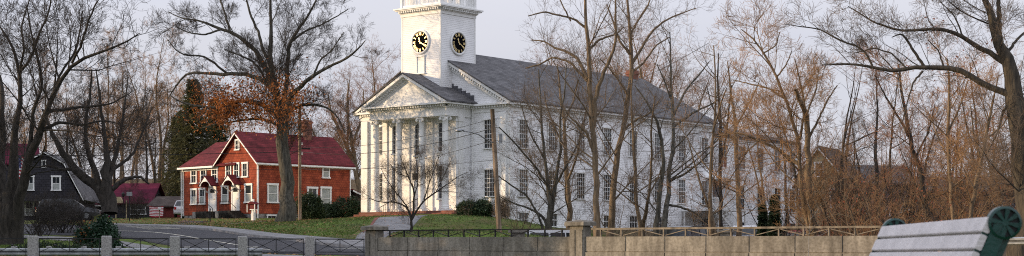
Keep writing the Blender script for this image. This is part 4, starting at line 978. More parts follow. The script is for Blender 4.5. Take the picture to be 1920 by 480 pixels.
# masonry piers behind the railing
for px, d, lab in ((971, 60, 'squat capped block pier behind the black railing'), (1443, 60, 'capped stone pier behind the tan railing near the arborvitae')) :
    if px > 1000: px = 1362
    p = P(px, 431, d); e = empty('masonry_pier', (p.x, p.y, -.3), R_(-20), lab if px < 1000 else 'capped stone pier behind the tan railing below the side stairs', 'pier')
    zt = p.z + .3; MB().bevbox(-.2, .2, -.2, .2, -.4, zt - .1, .02).build('shaft', M['concrete'], e); MB().bevbox(-.28, .28, -.28, .28, zt - .1, zt, .02).build('cap', M['concrete'], e)

# ------------------------------------------------------------------ bench
bx0, by0, bx1, by1 = 2.105, 7.5, 2.165, 9.9
bd = Vector((bx1 - bx0, by1 - by0, 0)); BL = bd.length; be = empty('park_bench', (bx0, by0, -.65), math.atan2(bd.y, bd.x), 'pale slatted park bench with dark green scrolled iron ends', 'bench')
# local x along the bench, +y = towards the seat front (viewer's left), z up; back top at z ~ .86
def prof(s):      # centre line of the backrest, s from the seat (0) to the scroll (1)
    return Vector((0, .09 - .16 * s ** 1.15, .42 + .41 * s))
ns = 5; gap = .016; hh = .088
for i in range(ns):
    s0 = .06 + i * .19; a, b = prof(s0), prof(s0 + .19 * .86); d = (b - a).normalized(); n = Vector((0, d.z, -d.y)); m = MB(); k = 5; ring = []
    cs = [(-.5, -.5), (-.42, -.5), (.42, -.5), (.5, -.3), (.5, .3), (.42, .5), (-.42, .5), (-.5, .3)]
    cs = [(-.5, -.35), (-.44, -.5), (.44, -.5), (.5, -.35), (.5, .35), (.44, .5), (-.44, .5), (-.5, .35)]
    c = (a + b) / 2; L_ = (b - a).length; vs = []
    for x in (-.015, BL + .015):
        for u_, w_ in cs: q = c + d * L_ * u_ + n * .032 * w_; vs.append((x, q.y, q.z))
    m.add(vs, [tuple(range(7, -1, -1)), tuple(range(8, 16))] + [(j, (j+1) % 8, 8 + (j+1) % 8, 8 + j) for j in range(8)])
    m.build('back_slat', M['benchslat'], be)
for i in range(5):
    y = .13 + i * .085; z = .43 - .012 * i; MB().bevbox(.03, BL - .03, y, y + .07, z - .03, z, .006).build('seat_slat', M['benchslat'], be)
def wheel_end(x, sgn):
    cx_, cz_ = prof(1.0).y - .055, prof(1.0).z - .03; R = .076; m = MB(); n = 28; th = .03
    prf = [(R*.86, -th*.55), (R, -th), (R, th), (R*.86, th*.55)]; vs = []; fs = []
    # disc coloured black as the dark between spokes, rim, spokes, hub in the plane x = const
    def P3(r, a, xx): return (x + xx, cx_ + r * math.cos(a), cz_ + r * math.sin(a))
    for i in range(n):
        a = 2*math.pi*i/n; vs += [P3(R*.85, a, -th), P3(R, a, -th*.8), P3(R, a, th*.8), P3(R*.85, a, th)]
    for i in range(n):
        j = (i + 1) % n
        for q in range(4): fs.append((i*4+q, i*4+(q+1) % 4, j*4+(q+1) % 4, j*4+q))
    m.add(vs, fs); m.tube([(x - th*.5, cx_, cz_), (x + th*.5, cx_, cz_)], R*.84, n, m=1); m.tube([(x - th*.9, cx_, cz_), (x + th*.9, cx_, cz_)], R*.2, 14)
    for k_ in range(8):
        a = 2*math.pi*k_/8 + .2; A = Vector((x, cx_ + R*.15*math.cos(a), cz_ + R*.15*math.sin(a))); B = Vector((x, cx_ + R*.86*math.cos(a), cz_ + R*.86*math.sin(a))); m.bar(A, B, th*1.3, .012, up=(1, 0, 0)) if False else m.prism([(x - th*.85, *q) for q in ((A.y - .004*math.sin(a), A.z + .004*math.cos(a)), (A.y + .004*math.sin(a), A.z - .004*math.cos(a)), (B.y + .012*math.sin(a), B.z - .012*math.cos(a)), (B.y - .012*math.sin(a), B.z + .012*math.cos(a)))], (th*1.7, 0, 0))
    # the flat stile that sweeps from the scroll down to the seat and becomes the leg
    pts_o = [prof(s) for s in np.linspace(.97, 0, 10)]
    out_ = []; inn = []
    for i, p in enumerate(pts_o):
        t = (pts_o[min(i+1, 9)] - pts_o[max(i-1, 0)]).normalized(); nn = Vector((0, t.z, -t.y)); out_.append(p + nn * .085); inn.append(p + nn * .019)
    for i in range(9):
        a, b, c, d = inn[i], inn[i+1], out_[i+1], out_[i]
        m.prism([(x - .022, q.y, q.z) for q in (a, b, c, d)], (.044, 0, 0))
    for i in range(9):     # raised edge flange
        m.bar((x, inn[i].y, inn[i].z), (x, inn[i+1].y, inn[i+1].z), .062, .012, up=(1, 0, 0)); m.bar((x, out_[i].y, out_[i].z), (x, out_[i+1].y, out_[i+1].z), .062, .012, up=(1, 0, 0))
    m.tube([(x, .08, .44), (x, .03, .2), (x, -.06, 0)], [.035, .028, .03], 8); m.tube([(x, .06, .42), (x, .5, .4), (x, .56, .36), (x, .55, .2), (x, .6, 0)], [.03, .028, .03, .024, .03], 8)
    m.tube([(x, .0, .57), (x, .2, .58), (x, .45, .585), (x, .55, .56), (x, .56, .5), (x, .55, .38)], [.02, .022, .024, .026, .02, .02], 8)
    m.build('iron_end', [M['benchgreen'], M['iron']], be)
wheel_end(0, -1); wheel_end(BL, 1)

# ------------------------------------------------------------------ vehicles
CARM = ['paint']
def make_car(paint, label, px, d, rz, z=None, sc=1., group=None, suv=True):
    p = P(px, 430, d); z = H(p.x, p.y) if z is None else z; e = empty('parked_car', (p.x, p.y, z), rz, label, 'car', group)
    hz = 1.62 if suv else 1.42; hw = .88; b = MB()
    sec = [(-2.25, .45, .80, .72), (-2.15, .32, .98, .82), (-1.3, .28, 1.02, .88), (-.6, .28, 1.04, .88), (.9, .28, 1.0, .88), (1.5, .28, .96, .86), (2.1, .34, .86, .78), (2.3, .45, .68, .66)]
    vs = []; fs = []
    for x, z0, z1, w_ in sec: vs += [(x, -w_, z0), (x, -w_-.02, (z0+z1)/2), (x, -w_*.95, z1), (x, w_*.95, z1), (x, w_+.02, (z0+z1)/2), (x, w_, z0)]
    for i in range(len(sec) - 1):
        for j in range(6): fs.append((i*6+j, i*6+(j+1) % 6, (i+1)*6+(j+1) % 6, (i+1)*6+j))
    fs += [tuple(range(5, -1, -1)), tuple(range(len(vs)-6, len(vs)))]; b.add(vs, fs)
    rb = [(-2.1, 1.0), (-1.75, hz - .06), (-1.2, hz), (.3, hz - .02), (1.25, .98)]; hwt = .68
    vs = [(x, s * (hwt if zz > 1.2 else hw * .94), zz) for s in (-1, 1) for x, zz in rb]; n = len(rb)
    b.add(vs, [tuple(range(n)), tuple(range(2*n-1, n-1, -1))] + [(i, n+i, n+i+1, i+1) for i in range(n-1)]); b.build('body', M[paint], e)
    g = MB()
    for s in (-1, 1):
        for xa, xb in ((-1.7, -.75), (-.65, .05), (.12, .78)):
            q = lambda x, zz: (x, s * (hw*.94 + (hwt - hw*.94) * (zz - 1.0) / (hz - 1.0) + .012), zz)
            g.add([q(xa, 1.06), q(xb + (.12 if xa > 0 else 0), 1.06), q(xb - (.25 if xa > 0 else 0), hz - .14), q(xa + (.08 if xa < -1 else 0), hz - .14)], [(0, 1, 2, 3)])
    for (xa, za), (xb, zb) in (((-2.1, 1.0), (-1.75, hz - .06)), ((1.25, .98), (.3, hz - .02))):
        A = Vector((xa, 0, za)); B = Vector((xb, 0, zb)); nn = Vector((za - zb, 0, xb - xa)).normalized() * .012
        if nn.z < 0: nn = -nn
        a_, b_ = A.lerp(B, .12) + nn, A.lerp(B, .9) + nn; g.add([(a_.x, -hw*.84, a_.z), (a_.x, hw*.84, a_.z), (b_.x, hwt*.88, b_.z), (b_.x, -hwt*.88, b_.z)], [(0, 1, 2, 3)])
    g.build('window_glass', M['glass'], e)
    for sx in (-1.4, 1.4):
        for sy in (-1, 1):
            wv = MB().tube([(sx, sy*.72, .33), (sx, sy*.9, .33)], .33, 20).build('wheel', M['tyre'], e); MB().tube([(sx, sy*.88, .33), (sx, sy*.915, .33)], .2, 14).build('rim', M['galv'], wv)
    for sy in (-1, 1):
        MB().bevbox(-2.27, -2.1, sy*.66-.1, sy*.66+.1, .72, .96, .02).build('tail_light', M['taillight'], e); MB().bevbox(2.1, 2.28, sy*.56-.13, sy*.56+.13, .62, .76, .02).build('headlight', M['glass'], e)
    e.scale = (sc,) * 3; return e
make_car('carwhite', 'white car parked between the shed and the red house', 352, 141, R_(88), sc=.9)
make_car('cardark', 'dark car parked in front of the charcoal gambrel house', 128, 122, R_(8))
make_car('carwhite', 'white car whose roof shows behind the black railing near the twin trunks', 1046, 76, R_(20), -.42)
make_car('cardark', 'black car with its roof just above the tan railing below the side stairs', 1296, 82, R_(60), -.15)
make_car('carred', 'maroon car hidden low behind the tan railing by the arborvitae', 1508, 84, R_(100), -.3)
make_car('carwhite', 'white car at the far end of the lot behind the tan railing', 1400, 92, R_(80), .05)

# ------------------------------------------------------------------ utility poles, wires, lamp, flags, signs
def pole(px, d, ty, w_, label, lean=0.):
    b = P(px, 440, d); b.z = H(b.x, b.y); top = P(px + lean, ty, d); e = empty('utility_pole', b, 0, label, 'utility pole')
    m = MB(); v = top - b; m.tube([v * float(q) + Vector((0, 0, -.3 * (1 - float(q)))) for q in np.linspace(0, 1, 8)], [w_ * (1 - .25 * q) for q in np.linspace(0, 1, 8)], 14); m.build('shaft', M['pole'], e, smooth=True); return e, top
e1, t1 = pole(562, 117, 196, .13, 'brown utility pole standing beside the big oak')
ins = MB(); ins.bar((-.6, 0, 5.1), (.6, 0, 5.15), .08); ins.build('crossarm', M['pole'], e1) if False else None
for z in (6.0, 5.3, 4.6): MB().lathe([(.05, 0), (.07, .04), (.04, .1), (.06, .14), (.02, .18)], (.17, -.05, z), 10).build('insulator', M['whitetrim'], e1)
MB().bevbox(.12, .75, -.12, .1, 5.0, 5.1, .02).build('splice_case', M['iron'], e1)
e2, t2 = pole(937, 78, 205, .135, 'leaning utility pole with a street lamp arm in front of the church', -14)
b2 = e2.location
def rel(px, py, d): return P(px, py, d) - b2
am = MB(); am.tube([rel(925, 268, 78), rel(912, 262, 77.7), rel(897, 252, 77.3), rel(882, 247.5, 76.9), rel(868, 246, 76.6)], [.03, .03, .028, .026, .024], 8); am.build('lamp_arm', M['galv'], e2, smooth=True)
lh = MB(); c = rel(860, 245.5, 76.5); lh.lathe([(.04, .09), (.13, .06), (.17, 0), (.15, -.03), (.0, -.05)], c, 16); lh.tube([c + Vector((.05, 0, .05)), c + Vector((.25, .1, .04))], .045, 8); lh.build('lamp_head', M['galv'], e2, smooth=True)
MB().bevbox(-.08, .12, -.28, -.12, 4.3, 4.75, .02).build('meter_box', M['galv'], e2)
def wire(a, b, sag, label, r=.012):
    a = Vector(a); b = Vector(b); m = MB(); n = 20; m.tube([a.lerp(b, float(q)) - Vector((0, 0, float(sag * 4 * q * (1 - q)))) - a for q in np.linspace(0, 1, n)], r, 5)
    o = m.build('overhead_cable', M['wire'], None, a); tag(o, label, 'cable', 'overhead cables')
xL = -200
wire(P(xL, 290, 100), P(562, 284, 117), .15, 'thick overhead cable reaching the brown pole below the others from the left', .022)
wire(P(xL, 272, 100), P(562, 275, 117), .15, 'overhead cable reaching the brown pole just under the orange leaves', .014)
wire(P(xL, 305, 100), P(562, 316, 117), .3, 'lowest overhead cable crossing in front of the red house windows', .012)
wire(P(562, 284, 117), P(925, 240, 78), .6, 'overhead cable from the brown pole across the upper columns to the lamp pole', .016)
wire(P(562, 275, 117), P(925, 222, 78), .5, 'overhead cable from the brown pole across the church entablature', .012)
wire(P(562, 316, 117), P(925, 262, 78), .6, 'overhead cable from the brown pole across the middle of the columns', .012)
wire(P(562, 316, 117), P(927, 300, 78), .2, 'lowest overhead cable strung across the portico columns', .01)
wire(P(925, 222, 78), P(1330, 80, 52), .6, 'overhead cable rising to the right of the lamp pole past the church roof', .008)
wire(P(925, 262, 78), P(1600, 230, 60), .8, 'overhead cable passing low before the church side windows', .008)

def flag(name, label, px, py, d, w_, h_, rz, stripes_h=True, canton=True, drape=.1, pole_=None):
    p = P(px, py, d); e = empty(name, p, rz, label, 'flag'); nx_, nz_ = 26, 26
    def pt(u, v): return (u * w_, drape * math.sin(u * 9 + v * 2) * (.3 + u), -v * h_ - (u * w_ * .25 if canton else .05 * math.sin(u * math.pi)))
    gv = [pt(i / nx_, j / nz_) for i in range(nx_ + 1) for j in range(nz_ + 1)]; gf, gm = [], []
    for i in range(nx_):
        for j in range(nz_):
            a = i * (nz_ + 1) + j; gf.append((a, a + 1, a + nz_ + 2, a + nz_ + 1)); gm.append(2 if canton and i / nx_ < .4 and j / nz_ < 7/13 else (j * 13 // nz_) % 2)
    m = MB(); m.v, m.f, m.m = gv, gf, gm; m.build('cloth', [M['flagred'], M['flagwhite'], M['flagblue']], e)
    if canton:
        m = MB(); s = .018
        for i in range(9):
            for j in range(6 if i % 2 == 0 else 5):
                u = .4 * (i + .8) / 9.6; v = 7/13 * (j + (.6 if i % 2 == 0 else 1.1)) / 6.2; c = Vector(pt(u, v)) + Vector((0, -.012, 0))
                pts5 = [(c.x + s*(1 if q % 2 == 0 else .42)*math.sin(q*math.pi/5), c.y, c.z + s*(1 if q % 2 == 0 else .42)*math.cos(q*math.pi/5)) for q in range(10)]
                m.add(pts5, [tuple(range(9, -1, -1))])
        m.build('stars', M['flagwhite'], e)
    return e
fe = flag('hanging_flag', 'stars and stripes flag hanging between the big left trunks', 30, 288, 110, .9, 1.6, R_(62), drape=.12)
MB().tube([(-.05, 0, .15), (-.05, 0, -6)], .03, 8).build('flagpole', M['galv'], fe)
flag('draped_flag', 'striped flag hung low on the wall of the red shed', 280, 387, 141.5, 1.3, .85, R_(-14), canton=False, drape=.03)

def sign_post(name, label, px, py, d, h, board=None, cat='post', m_='iron'):
    p = P(px, py, d); z = H(p.x, p.y); e = empty(name, (p.x, p.y, z), 0, label, cat); MB().bar((0, 0, -.2), (0, 0, h), .07).build('post', M[m_], e)
    if board: MB().bevbox(-board[0]/2, board[0]/2, -.06, -.037, h - board[1], h, .004).build('panel', M['galv'], e)
    return e
sign_post('sign_post', 'thin dark sign post in front of the wine-roofed shop', 243, 418, 118, 2.1, (.4, .28), 'sign')
sign_post('sign_post', 'dark post standing before the step of the red house', 394, 412, 116, .95, None, 'post')
sign_post('yellow_post', 'yellow-brown post beside the shop door', 237, 412, 134, 1.6, None, 'post', 'creamwall')
lm = P(231, 410, 128); e = empty('porch_lamp', (lm.x, lm.y, H(lm.x, lm.y)), 0, 'black lamp post in front of the shop door', 'lamp post'); MB().tube([(0, 0, -.2), (0, 0, 1.75)], .035, 8).build('post', M['iron'], e); MB().lathe([(.05, 1.75), (.12, 1.82), (.14, 2.02), (.05, 2.1), (.01, 2.16)], (0, 0, 0), 8).build('lantern', M['iron'], e)
mbx = P(299, 411, 130); e = empty('mailbox', (mbx.x, mbx.y, H(mbx.x, mbx.y)), R_(20), 'white mailbox on a short post at the edge of the lawn', 'mailbox'); MB().bar((0, 0, -.2), (0, 0, .75), .07).build('post', M['pole'], e)
mm_ = MB(); mm_.prism([(.1*math.cos(a) if 0 < a < 3.14 else .1*math.cos(a), -.22, .86 + .1*math.sin(a)) for a in np.linspace(0, math.pi, 9)] + [(-.1, -.22, .76), (.1, -.22, .76)], (0, .44, 0)); mm_.build('box', M['carwhite'], e)
# ------------------------------------------------------------------ trees read off the photograph, limb by limb
big_left = [
 [(15,450,44),(18,400,40),(22,350,30),(25,300,22),(30,250,16),(38,200,12),(37,135,9),(30,100,7),(15,70,5),(0,50,4)],
 [(37,135,7),(58,112,6),(70,70,5),(90,30,4),(100,-20,3)],
 [(30,425,30),(38,360,24),(50,300,20),(72,250,17),(88,210,12),(105,160,10),(135,118,8),(180,100,6),(240,80,4),(262,62,2)],
 [(50,300,12),(60,250,10),(62,200,8),(80,170,6),(75,120,5),(60,70,4),(50,10,3)],
 [(5,440,26),(2,380,22),(4,300,18),(6,200,12),(5,160,10),(-10,120,8),(-20,60,5)],
 [(88,210,9),(120,205,7),(165,200,6),(210,195,4),(250,170,2)],
 [(135,118,6),(150,90,5),(165,40,4),(180,5,3),(200,-20,2)],
 [(105,160,6),(118,130,5),(140,100,5),(150,60,4),(155,20,3)],
 [(72,250,9),(110,228,7),(150,235,5),(190,225,4),(225,232,2)],
 [(37,135,6),(45,90,5),(40,50,4),(55,0,3)],
]
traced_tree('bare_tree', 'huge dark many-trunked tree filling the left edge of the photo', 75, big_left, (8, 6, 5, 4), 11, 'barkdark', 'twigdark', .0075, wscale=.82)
lean_left = [
 [(205,400,32),(203,370,28),(198,345,22),(200,300,12),(198,260,8),(190,210,6),(184,160,4),(180,130,2)],
 [(200,385,22),(188,362,20),(165,338,17),(140,315,15),(115,285,12),(100,255,8),(90,230,6),(80,205,4)],
 [(203,345,12),(216,290,8),(228,240,5),(236,180,4),(240,140,2)],
 [(188,350,12),(168,295,10),(158,245,7),(168,190,5),(172,130,3)],
 [(203,360,11),(235,335,8),(262,330,5),(280,345,3)],
 [(140,315,8),(120,320,6),(90,310,4),(60,315,2)],
 [(210,320,7),(250,290,5),(270,240,4),(285,200,2)],
]
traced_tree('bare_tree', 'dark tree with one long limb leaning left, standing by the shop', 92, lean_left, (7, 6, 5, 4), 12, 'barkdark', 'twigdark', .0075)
oak = [
 [(535,408,38),(536,370,33),(535,330,30),(531,280,29),(528,240,28),(527,212,27),(520,185,18),(508,145,14),(506,105,11),(508.7,58,8),(507.5,23,6),(506,-30,4)],
 [(523,216,15),(502,205,13),(487,193,11),(461,188,10),(437,192,9),(410,202,7),(390,201,6),(355,197,5),(335,190,4),(318,178,2)],
 [(516,178,12),(504,160,11),(484,146,10),(455,136,9),(420,141,8),(390,137,7),(365,134,6),(345,140,5),(330,160,4),(315,185,2)],
 [(427,138,6),(412,128,5),(395,112,5),(375,104,4),(350,105,3.5),(330,95,3),(315,75,2)],
 [(513,165,13),(499,125,12),(478,93,10),(455,73,9),(432,61,8),(415,53,7),(390,45,6),(370,37,4),(340,35,3),(315,22,2)],
 [(506,120,8),(493,93,7),(484,58,6),(470,29,5),(461,-5,4),(452,-30,3)],
 [(529,205,15),(537,165,11),(539,115,9),(542,82,8),(557,58,6),(577,29,5),(592,6,4),(600,-25,3)],
 [(543,80,6),(572,58,5),(601,47,4),(624,35,3),(653,17,2)],
 [(532,212,15),(545,181,12),(560,166,10),(573,153,9),(589,140,8),(618,125,6),(653,108,5),(671,93,4),(685,76,2)],
 [(536,212,8),(560,198,7),(595,195,6),(618,204,4),(636,222,3),(647,251,2)],
 [(504,160,6),(480,120,5),(462,108,4),(440,100,3),(420,92,2)],
 [(432,61,6),(425,35,5),(415,5,4),(405,-20,3)],
 [(415,55,5),(385,65,4),(355,62,3),(330,50,2)],
 [(524,235,8),(500,225,7),(470,222,5),(440,228,4),(405,232,3),(380,240,2)],
 [(589,140,5),(600,112,4),(622,95,3),(645,60,2)],
]
def oakleaf(e, rng):
    px = e[:, 0] / e[:, 1] * F + HX; py = HY - e[:, 2] / e[:, 1] * F
    a = .6 * np.exp(-(((px - 450) / 100) ** 2 + ((py - 205) / 48) ** 2)); b = .25 * np.exp(-(((px - 548) / 42) ** 2 + ((py - 175) / 40) ** 2))
    return rng.random(len(e)) < np.clip((a + b) * 1.0 - .1, 0, 1) * .6
traced_tree('oak_tree', 'massive oak holding rust orange leaves in front of the red house', 110, oak, (9, 7, 6, 5), 13, 'bark_oak', 'twigdark', .0075, wscale=.82, leaf=(oakleaf, .085, 4, 'oakleaf', .45))
dog = [
 [(773,447,10),(772,425,9),(771,408,8),(767,394,6),(760,386,5),(741,378,4),(714,380,3),(692,372,1.5)],
 [(772,412,7),(775,397,6),(777,359,5),(766,332,4),(757,310,3),(749,288,1.5)],
 [(773,410,7),(782,394,6),(795,375,5),(817,361,4),(839,345,3),(860,330,2),(878,322,1)],
 [(776,372,4),(784,342,3),(782,310,2.4),(776,280,1.5)],
 [(795,375,4),(805,342,3),(817,310,2.4),(824,290,1.4)],
 [(765,390,4),(741,359,3),(725,337,2.2),(714,315,1.4)],
 [(766,332,3),(745,325,2.2),(730,305,1.4)],[(817,361,2.6),(832,330,2),(846,300,1.2)],
]
traced_tree('dogwood', 'small bare spreading ornamental tree in front of the church columns', 76, dog, (8, 6, 5, 4), 14, 'barkdark', 'twig', .003, up=.1, len0=.45, wscale=.62)
t2 = [
 [(1122,445,14),(1120,400,12),(1118,366,11),(1114,284,10),(1112,240,10),(1106,175,9),(1104,100,8),(1099,50,6),(1097,0,5),(1095,-40,4)],
 [(1104,95,5),(1120,77,4.5),(1135,70,4),(1155,65,3),(1170,50,2)],
 [(1101,148,7),(1085,112,6),(1065,97,5),(1040,90,4),(1020,77,3),(995,75,2)],
 [(1101,152,5),(1070,117,4.5),(1035,106,3.5),(1015,120,3),(985,128,2)],
 [(1098,52,5),(1080,37,4),(1055,30,3.5),(1020,22,3),(990,30,2)],
 [(1113,235,9),(1114,200,8.5),(1120,165,8),(1127,145,7),(1145,110,6),(1156,75,5),(1154,30,4),(1155,-10,3)],
 [(1112,285,6),(1101,250,5),(1082,231,4),(1067,218,3),(1050,190,2)],
 [(1070,40,3),(1055,10,2.4),(1045,-10,2)],
]
traced_tree('bare_tree', 'tall grey tree right of the middle pillar, forking near the church eave', 74, t2, (7, 5, 4, 3), 15, 'bark', 'twig', .0045)
t3 = [
 [(1143,445,14),(1147,400,12),(1154,310,11),(1163,265,10),(1171,235,9),(1180,165,9),(1185,125,8),(1182,80,7),(1180,40,5),(1175,-10,4)],
 [(1186,118,6),(1200,95,5),(1215,70,4.5),(1235,45,4),(1265,30,3),(1305,15,1.6)],
 [(1182,66,4),(1195,40,3.6),(1215,10,3),(1225,-15,2)],
 [(1181,102,5),(1160,75,4),(1150,40,3),(1138,8,2)],
 [(1178,180,5),(1160,150,4),(1140,125,3),(1125,110,2)],
 [(1184,135,5),(1205,120,4),(1230,85,3),(1255,70,2)],
 [(1168,245,5),(1190,225,4),(1215,215,3),(1235,190,2)],
]
traced_tree('bare_tree', 'tall tree bending right, its orange-lit trunk crossing the church side windows', 80, t3, (7, 5, 4, 3), 16, 'bark', 'twig', .0045)
t1 = [
 [(1029,442,13),(1030,430,12),(1033,375,9),(1023,317,6),(1017,258,5),(1014,200,4),(1010,130,2)],
 [(1026,430,10),(1026,413,10),(1034,405,9),(1038,390,8),(1038,369,7),(1046,317,6),(1052,270,5),(1050,220,4),(1060,170,3),(1062,120,2)],
 [(1025,414,6),(1011,401,5),(996,392,4),(971,384,3),(945,374,2),(925,360,1.2)],
 [(1018,428,5),(1009,403,4),(990,368,3.5),(965,352,3),(935,330,2)],
 [(1033,360,5),(1010,320,4),(985,290,3.4),(960,262,3),(935,238,2)],
 [(1040,350,5),(1062,310,4),(1085,270,3),(1092,230,2)],
 [(1022,300,4),(1000,262,3),(985,225,2.5),(975,190,1.5)],
]
traced_tree('bare_tree', 'low forked tree with dark arching limbs in front of the church corner', 79, t1, (7, 5, 4, 3), 17, 'bark_oak', 'twig', .0045)
t1b = [[(1068,445,12),(1067,410,10),(1064,346,9),(1060,287,7),(1058,229,6),(1050,170,4),(1045,120,2)],[(1064,340,5),(1080,300,4),(1090,250,3),(1100,200,2)],[(1060,280,4),(1040,240,3.4),(1025,200,2.4),(1020,170,1.5)],[(1058,230,4),(1075,190,3),(1085,150,2)]]
traced_tree('bare_tree', 'slender dark tree just left of the middle pillar', 84, t1b, (7, 5, 4, 3), 18, 'bark', 'twig', .0045)
t4 = [[(1204,447,11),(1202,422,8),(1192,390,7),(1190,300,6),(1187,240,5),(1183,180,3),(1186,130,2)],[(1205,425,8),(1208,412,7),(1217,365,5),(1222,290,4),(1220,240,3.4),(1228,180,2)],[(1217,365,3),(1235,330,2.5),(1245,300,1.6)]]
traced_tree('bare_tree', 'V-shaped pair of thin stems joined at the foot before the church basement', 78, t4, (7, 5, 4, 3), 19, 'bark', 'twig', .0045)
t5 = [
 [(1228,445,12),(1231,425,11),(1233,401,9),(1240,345,8),(1244,290,7),(1238,240,6),(1222,205,4),(1205,180,3),(1190,160,2)],
 [(1243,445,13),(1244,428,12),(1250,405,10),(1253,370,9),(1257,320,8),(1263,260,7),(1262,220,6),(1260,190,5),(1257,125,4),(1256,60,2)],
 [(1263,238,5),(1290,218,4.5),(1310,205,4),(1330,198,3),(1350,185,2)],
 [(1264,215,5),(1285,170,4),(1315,135,3),(1330,115,1.6)],
 [(1252,384,5),(1277,388,4.4),(1300,397,4),(1316,408,2)],
 [(1255,340,5),(1290,322,4),(1318,300,3),(1345,270,2)],
 [(1260,190,4),(1245,150,3),(1232,120,2)],
]
traced_tree('bare_tree', 'dark twin-trunked tree beside the side stairs of the church', 76, t5, (7, 5, 4, 3), 20, 'bark_oak', 'twig', .0045)
t6 = [[(1333,445,9),(1332,420,8),(1332,376,7),(1334,275,5),(1341,220,4),(1342,140,3),(1338,85,2)],[(1341,428,6),(1330,390,5),(1315,350,4),(1300,300,3),(1290,260,2)],[(1336,250,4),(1350,200,3),(1362,165,2)]]
traced_tree('bare_tree', 'rusty-barked thin tree standing right of the side stairs', 72, t6, (7, 5, 4, 3), 21, 'bark', 'twiglit', .0045)
t6b = [[(1352,445,8),(1351,420,7),(1351,376,7),(1351,275,6),(1349,205,5),(1345,150,3),(1347,100,2)],[(1351,300,4),(1362,260,3.4),(1366,210,3),(1372,160,2)],[(1350,230,3),(1332,190,2.4),(1325,160,1.5)]]
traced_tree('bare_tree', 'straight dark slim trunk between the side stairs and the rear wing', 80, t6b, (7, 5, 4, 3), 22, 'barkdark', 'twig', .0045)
t6c = [[(1387,445,11),(1386,424,10),(1385,376,9),(1381,275,8),(1379,237,7),(1375,200,5),(1369,165,4),(1364,115,2)],[(1379,240,4),(1395,210,3.4),(1412,180,3),(1425,150,1.6)],[(1381,270,4),(1360,240,3),(1345,215,2)],[(1382,300,4),(1405,280,3),(1425,262,2)]]
traced_tree('bare_tree', 'straight brown trunk standing against the white rear wing', 82, t6c, (7, 5, 4, 3), 23, 'bark', 'twigred', .0045)
t7 = [
 [(1519,445,11),(1517,425,10),(1505,375,9),(1499,325,8),(1500,265,7),(1487,228,6),(1472,185,5.5),(1457,145,5),(1432,100,4),(1415,70,3),(1390,55,2)],
 [(1528,445,14),(1526,425,13),(1517,365,12),(1515,300,11),(1515,230,10),(1512,212,10),(1501,190,9),(1492,168,7)],
 [(1499,308,8),(1475,290,6),(1440,270,5),(1427,267,4.5),(1401,252,4),(1375,249,3),(1345,255,2)],
 [(1500,262,5),(1510,200,4),(1500,150,3),(1490,110,2)],
 [(1515,260,5),(1535,225,4),(1550,190,3),(1570,160,2)],
 [(1472,185,4),(1440,165,3.4),(1410,158,2.6),(1375,150,1.6)],
 [(1457,145,3.4),(1475,120,2.6),(1485,95,1.6)],
 [(1512,215,4),(1530,170,3),(1535,130,2)],
 [(1432,100,3),(1455,85,2.4),(1462,60,1.5)],
]
traced_tree('bare_tree', 'forked sunlit tree with one snapped-off trunk top, right of the arborvitae', 66, t7, (8, 6, 5, 4), 24, 'bark', 'twiglit', .0065)
t8 = [
 [(1925,450,62),(1921,380,54),(1918,300,50),(1912,210,46),(1905,165,38),(1890,125,30),(1876,88,24),(1865,55,20),(1856,25,16),(1842,-10,12)],
 [(1900,182,17),(1874,171,14),(1847,159,13),(1819,143,13),(1795,125,12),(1769,125,11),(1738,128,10),(1710,128,9),(1675,135,8),(1640,127,7),(1605,120,5),(1570,120,4),(1540,122,2)],
 [(1888,120,14),(1870,108,12),(1845,93,11),(1828,85,10),(1805,67,9),(1778,55,8),(1746,53,7),(1714,58,6),(1695,60,5),(1675,52,5),(1645,48,4),(1620,30,3),(1590,12,2)],
 [(1738,130,7),(1715,100,6),(1702,76,5),(1690,62,4),(1672,70,2)],
 [(1637,127,5),(1628,105,5),(1612,88,4),(1585,80,4),(1560,68,3.5),(1540,55,3),(1505,50,2.4),(1470,45,1.4)],
 [(1876,85,14),(1872,40,11),(1873,0,9),(1875,-30,7)],
 [(1909,168,12),(1897,120,11),(1885,95,9),(1872,70,7),(1868,40,5),(1850,10,3)],
 [(1884,105,8),(1902,80,6),(1920,62,5),(1950,40,4)],
 [(1730,134,5),(1712,155,4),(1702,190,3),(1692,228,2)],
 [(1897,185,8),(1880,210,5),(1872,245,4),(1850,290,2)],
 [(1700,128,4),(1672,100,3.4),(1640,90,3),(1600,100,2)],
 [(1769,125,4),(1760,95,3),(1740,75,2)],[(1805,67,4),(1790,30,3),(1760,0,2)],[(1870,50,4),(1835,38,3.4),(1800,20,2.6),(1770,-5,2)],
]
traced_tree('bare_tree', 'great old tree at the right edge with long limbs sweeping left', 46, t8, (7, 5, 5, 4), 25, 'bark_old', 'twig', .0045, len0=.36, up=.06, wscale=.86)
t9 = [[(1742,445,10),(1738,400,10),(1729,327,9),(1717,294,8.5),(1704,256,8),(1699,222,7),(1690,170,5),(1685,120,3)],[(1704,256,5),(1685,220,4),(1660,180,3),(1640,140,2)],[(1717,294,4),(1740,250,3.4),(1752,200,2)]]
traced_tree('bare_tree', 'leaning dark red trunk in the thicket above the bench', 64, t9, (8, 6, 5, 4), 26, 'barkdark', 'twigred', .007)
t10 = [[(1792,445,8),(1788,400,8),(1780,320,7),(1776,238,6),(1781,165,5),(1776,110,3)],[(1777,250,4),(1800,200,3),(1815,150,2)],[(1779,300,4),(1760,260,3),(1745,220,2)]]
traced_tree('vine_tree', 'thin trunk wrapped in rusty vine leaves above the bench back', 60, t10, (8, 6, 5, 4), 27, 'bark', 'twiglit', .006, leaf=(lambda e, rng: rng.random(len(e)) < .05, .05, 2, 'redleaf', .2))
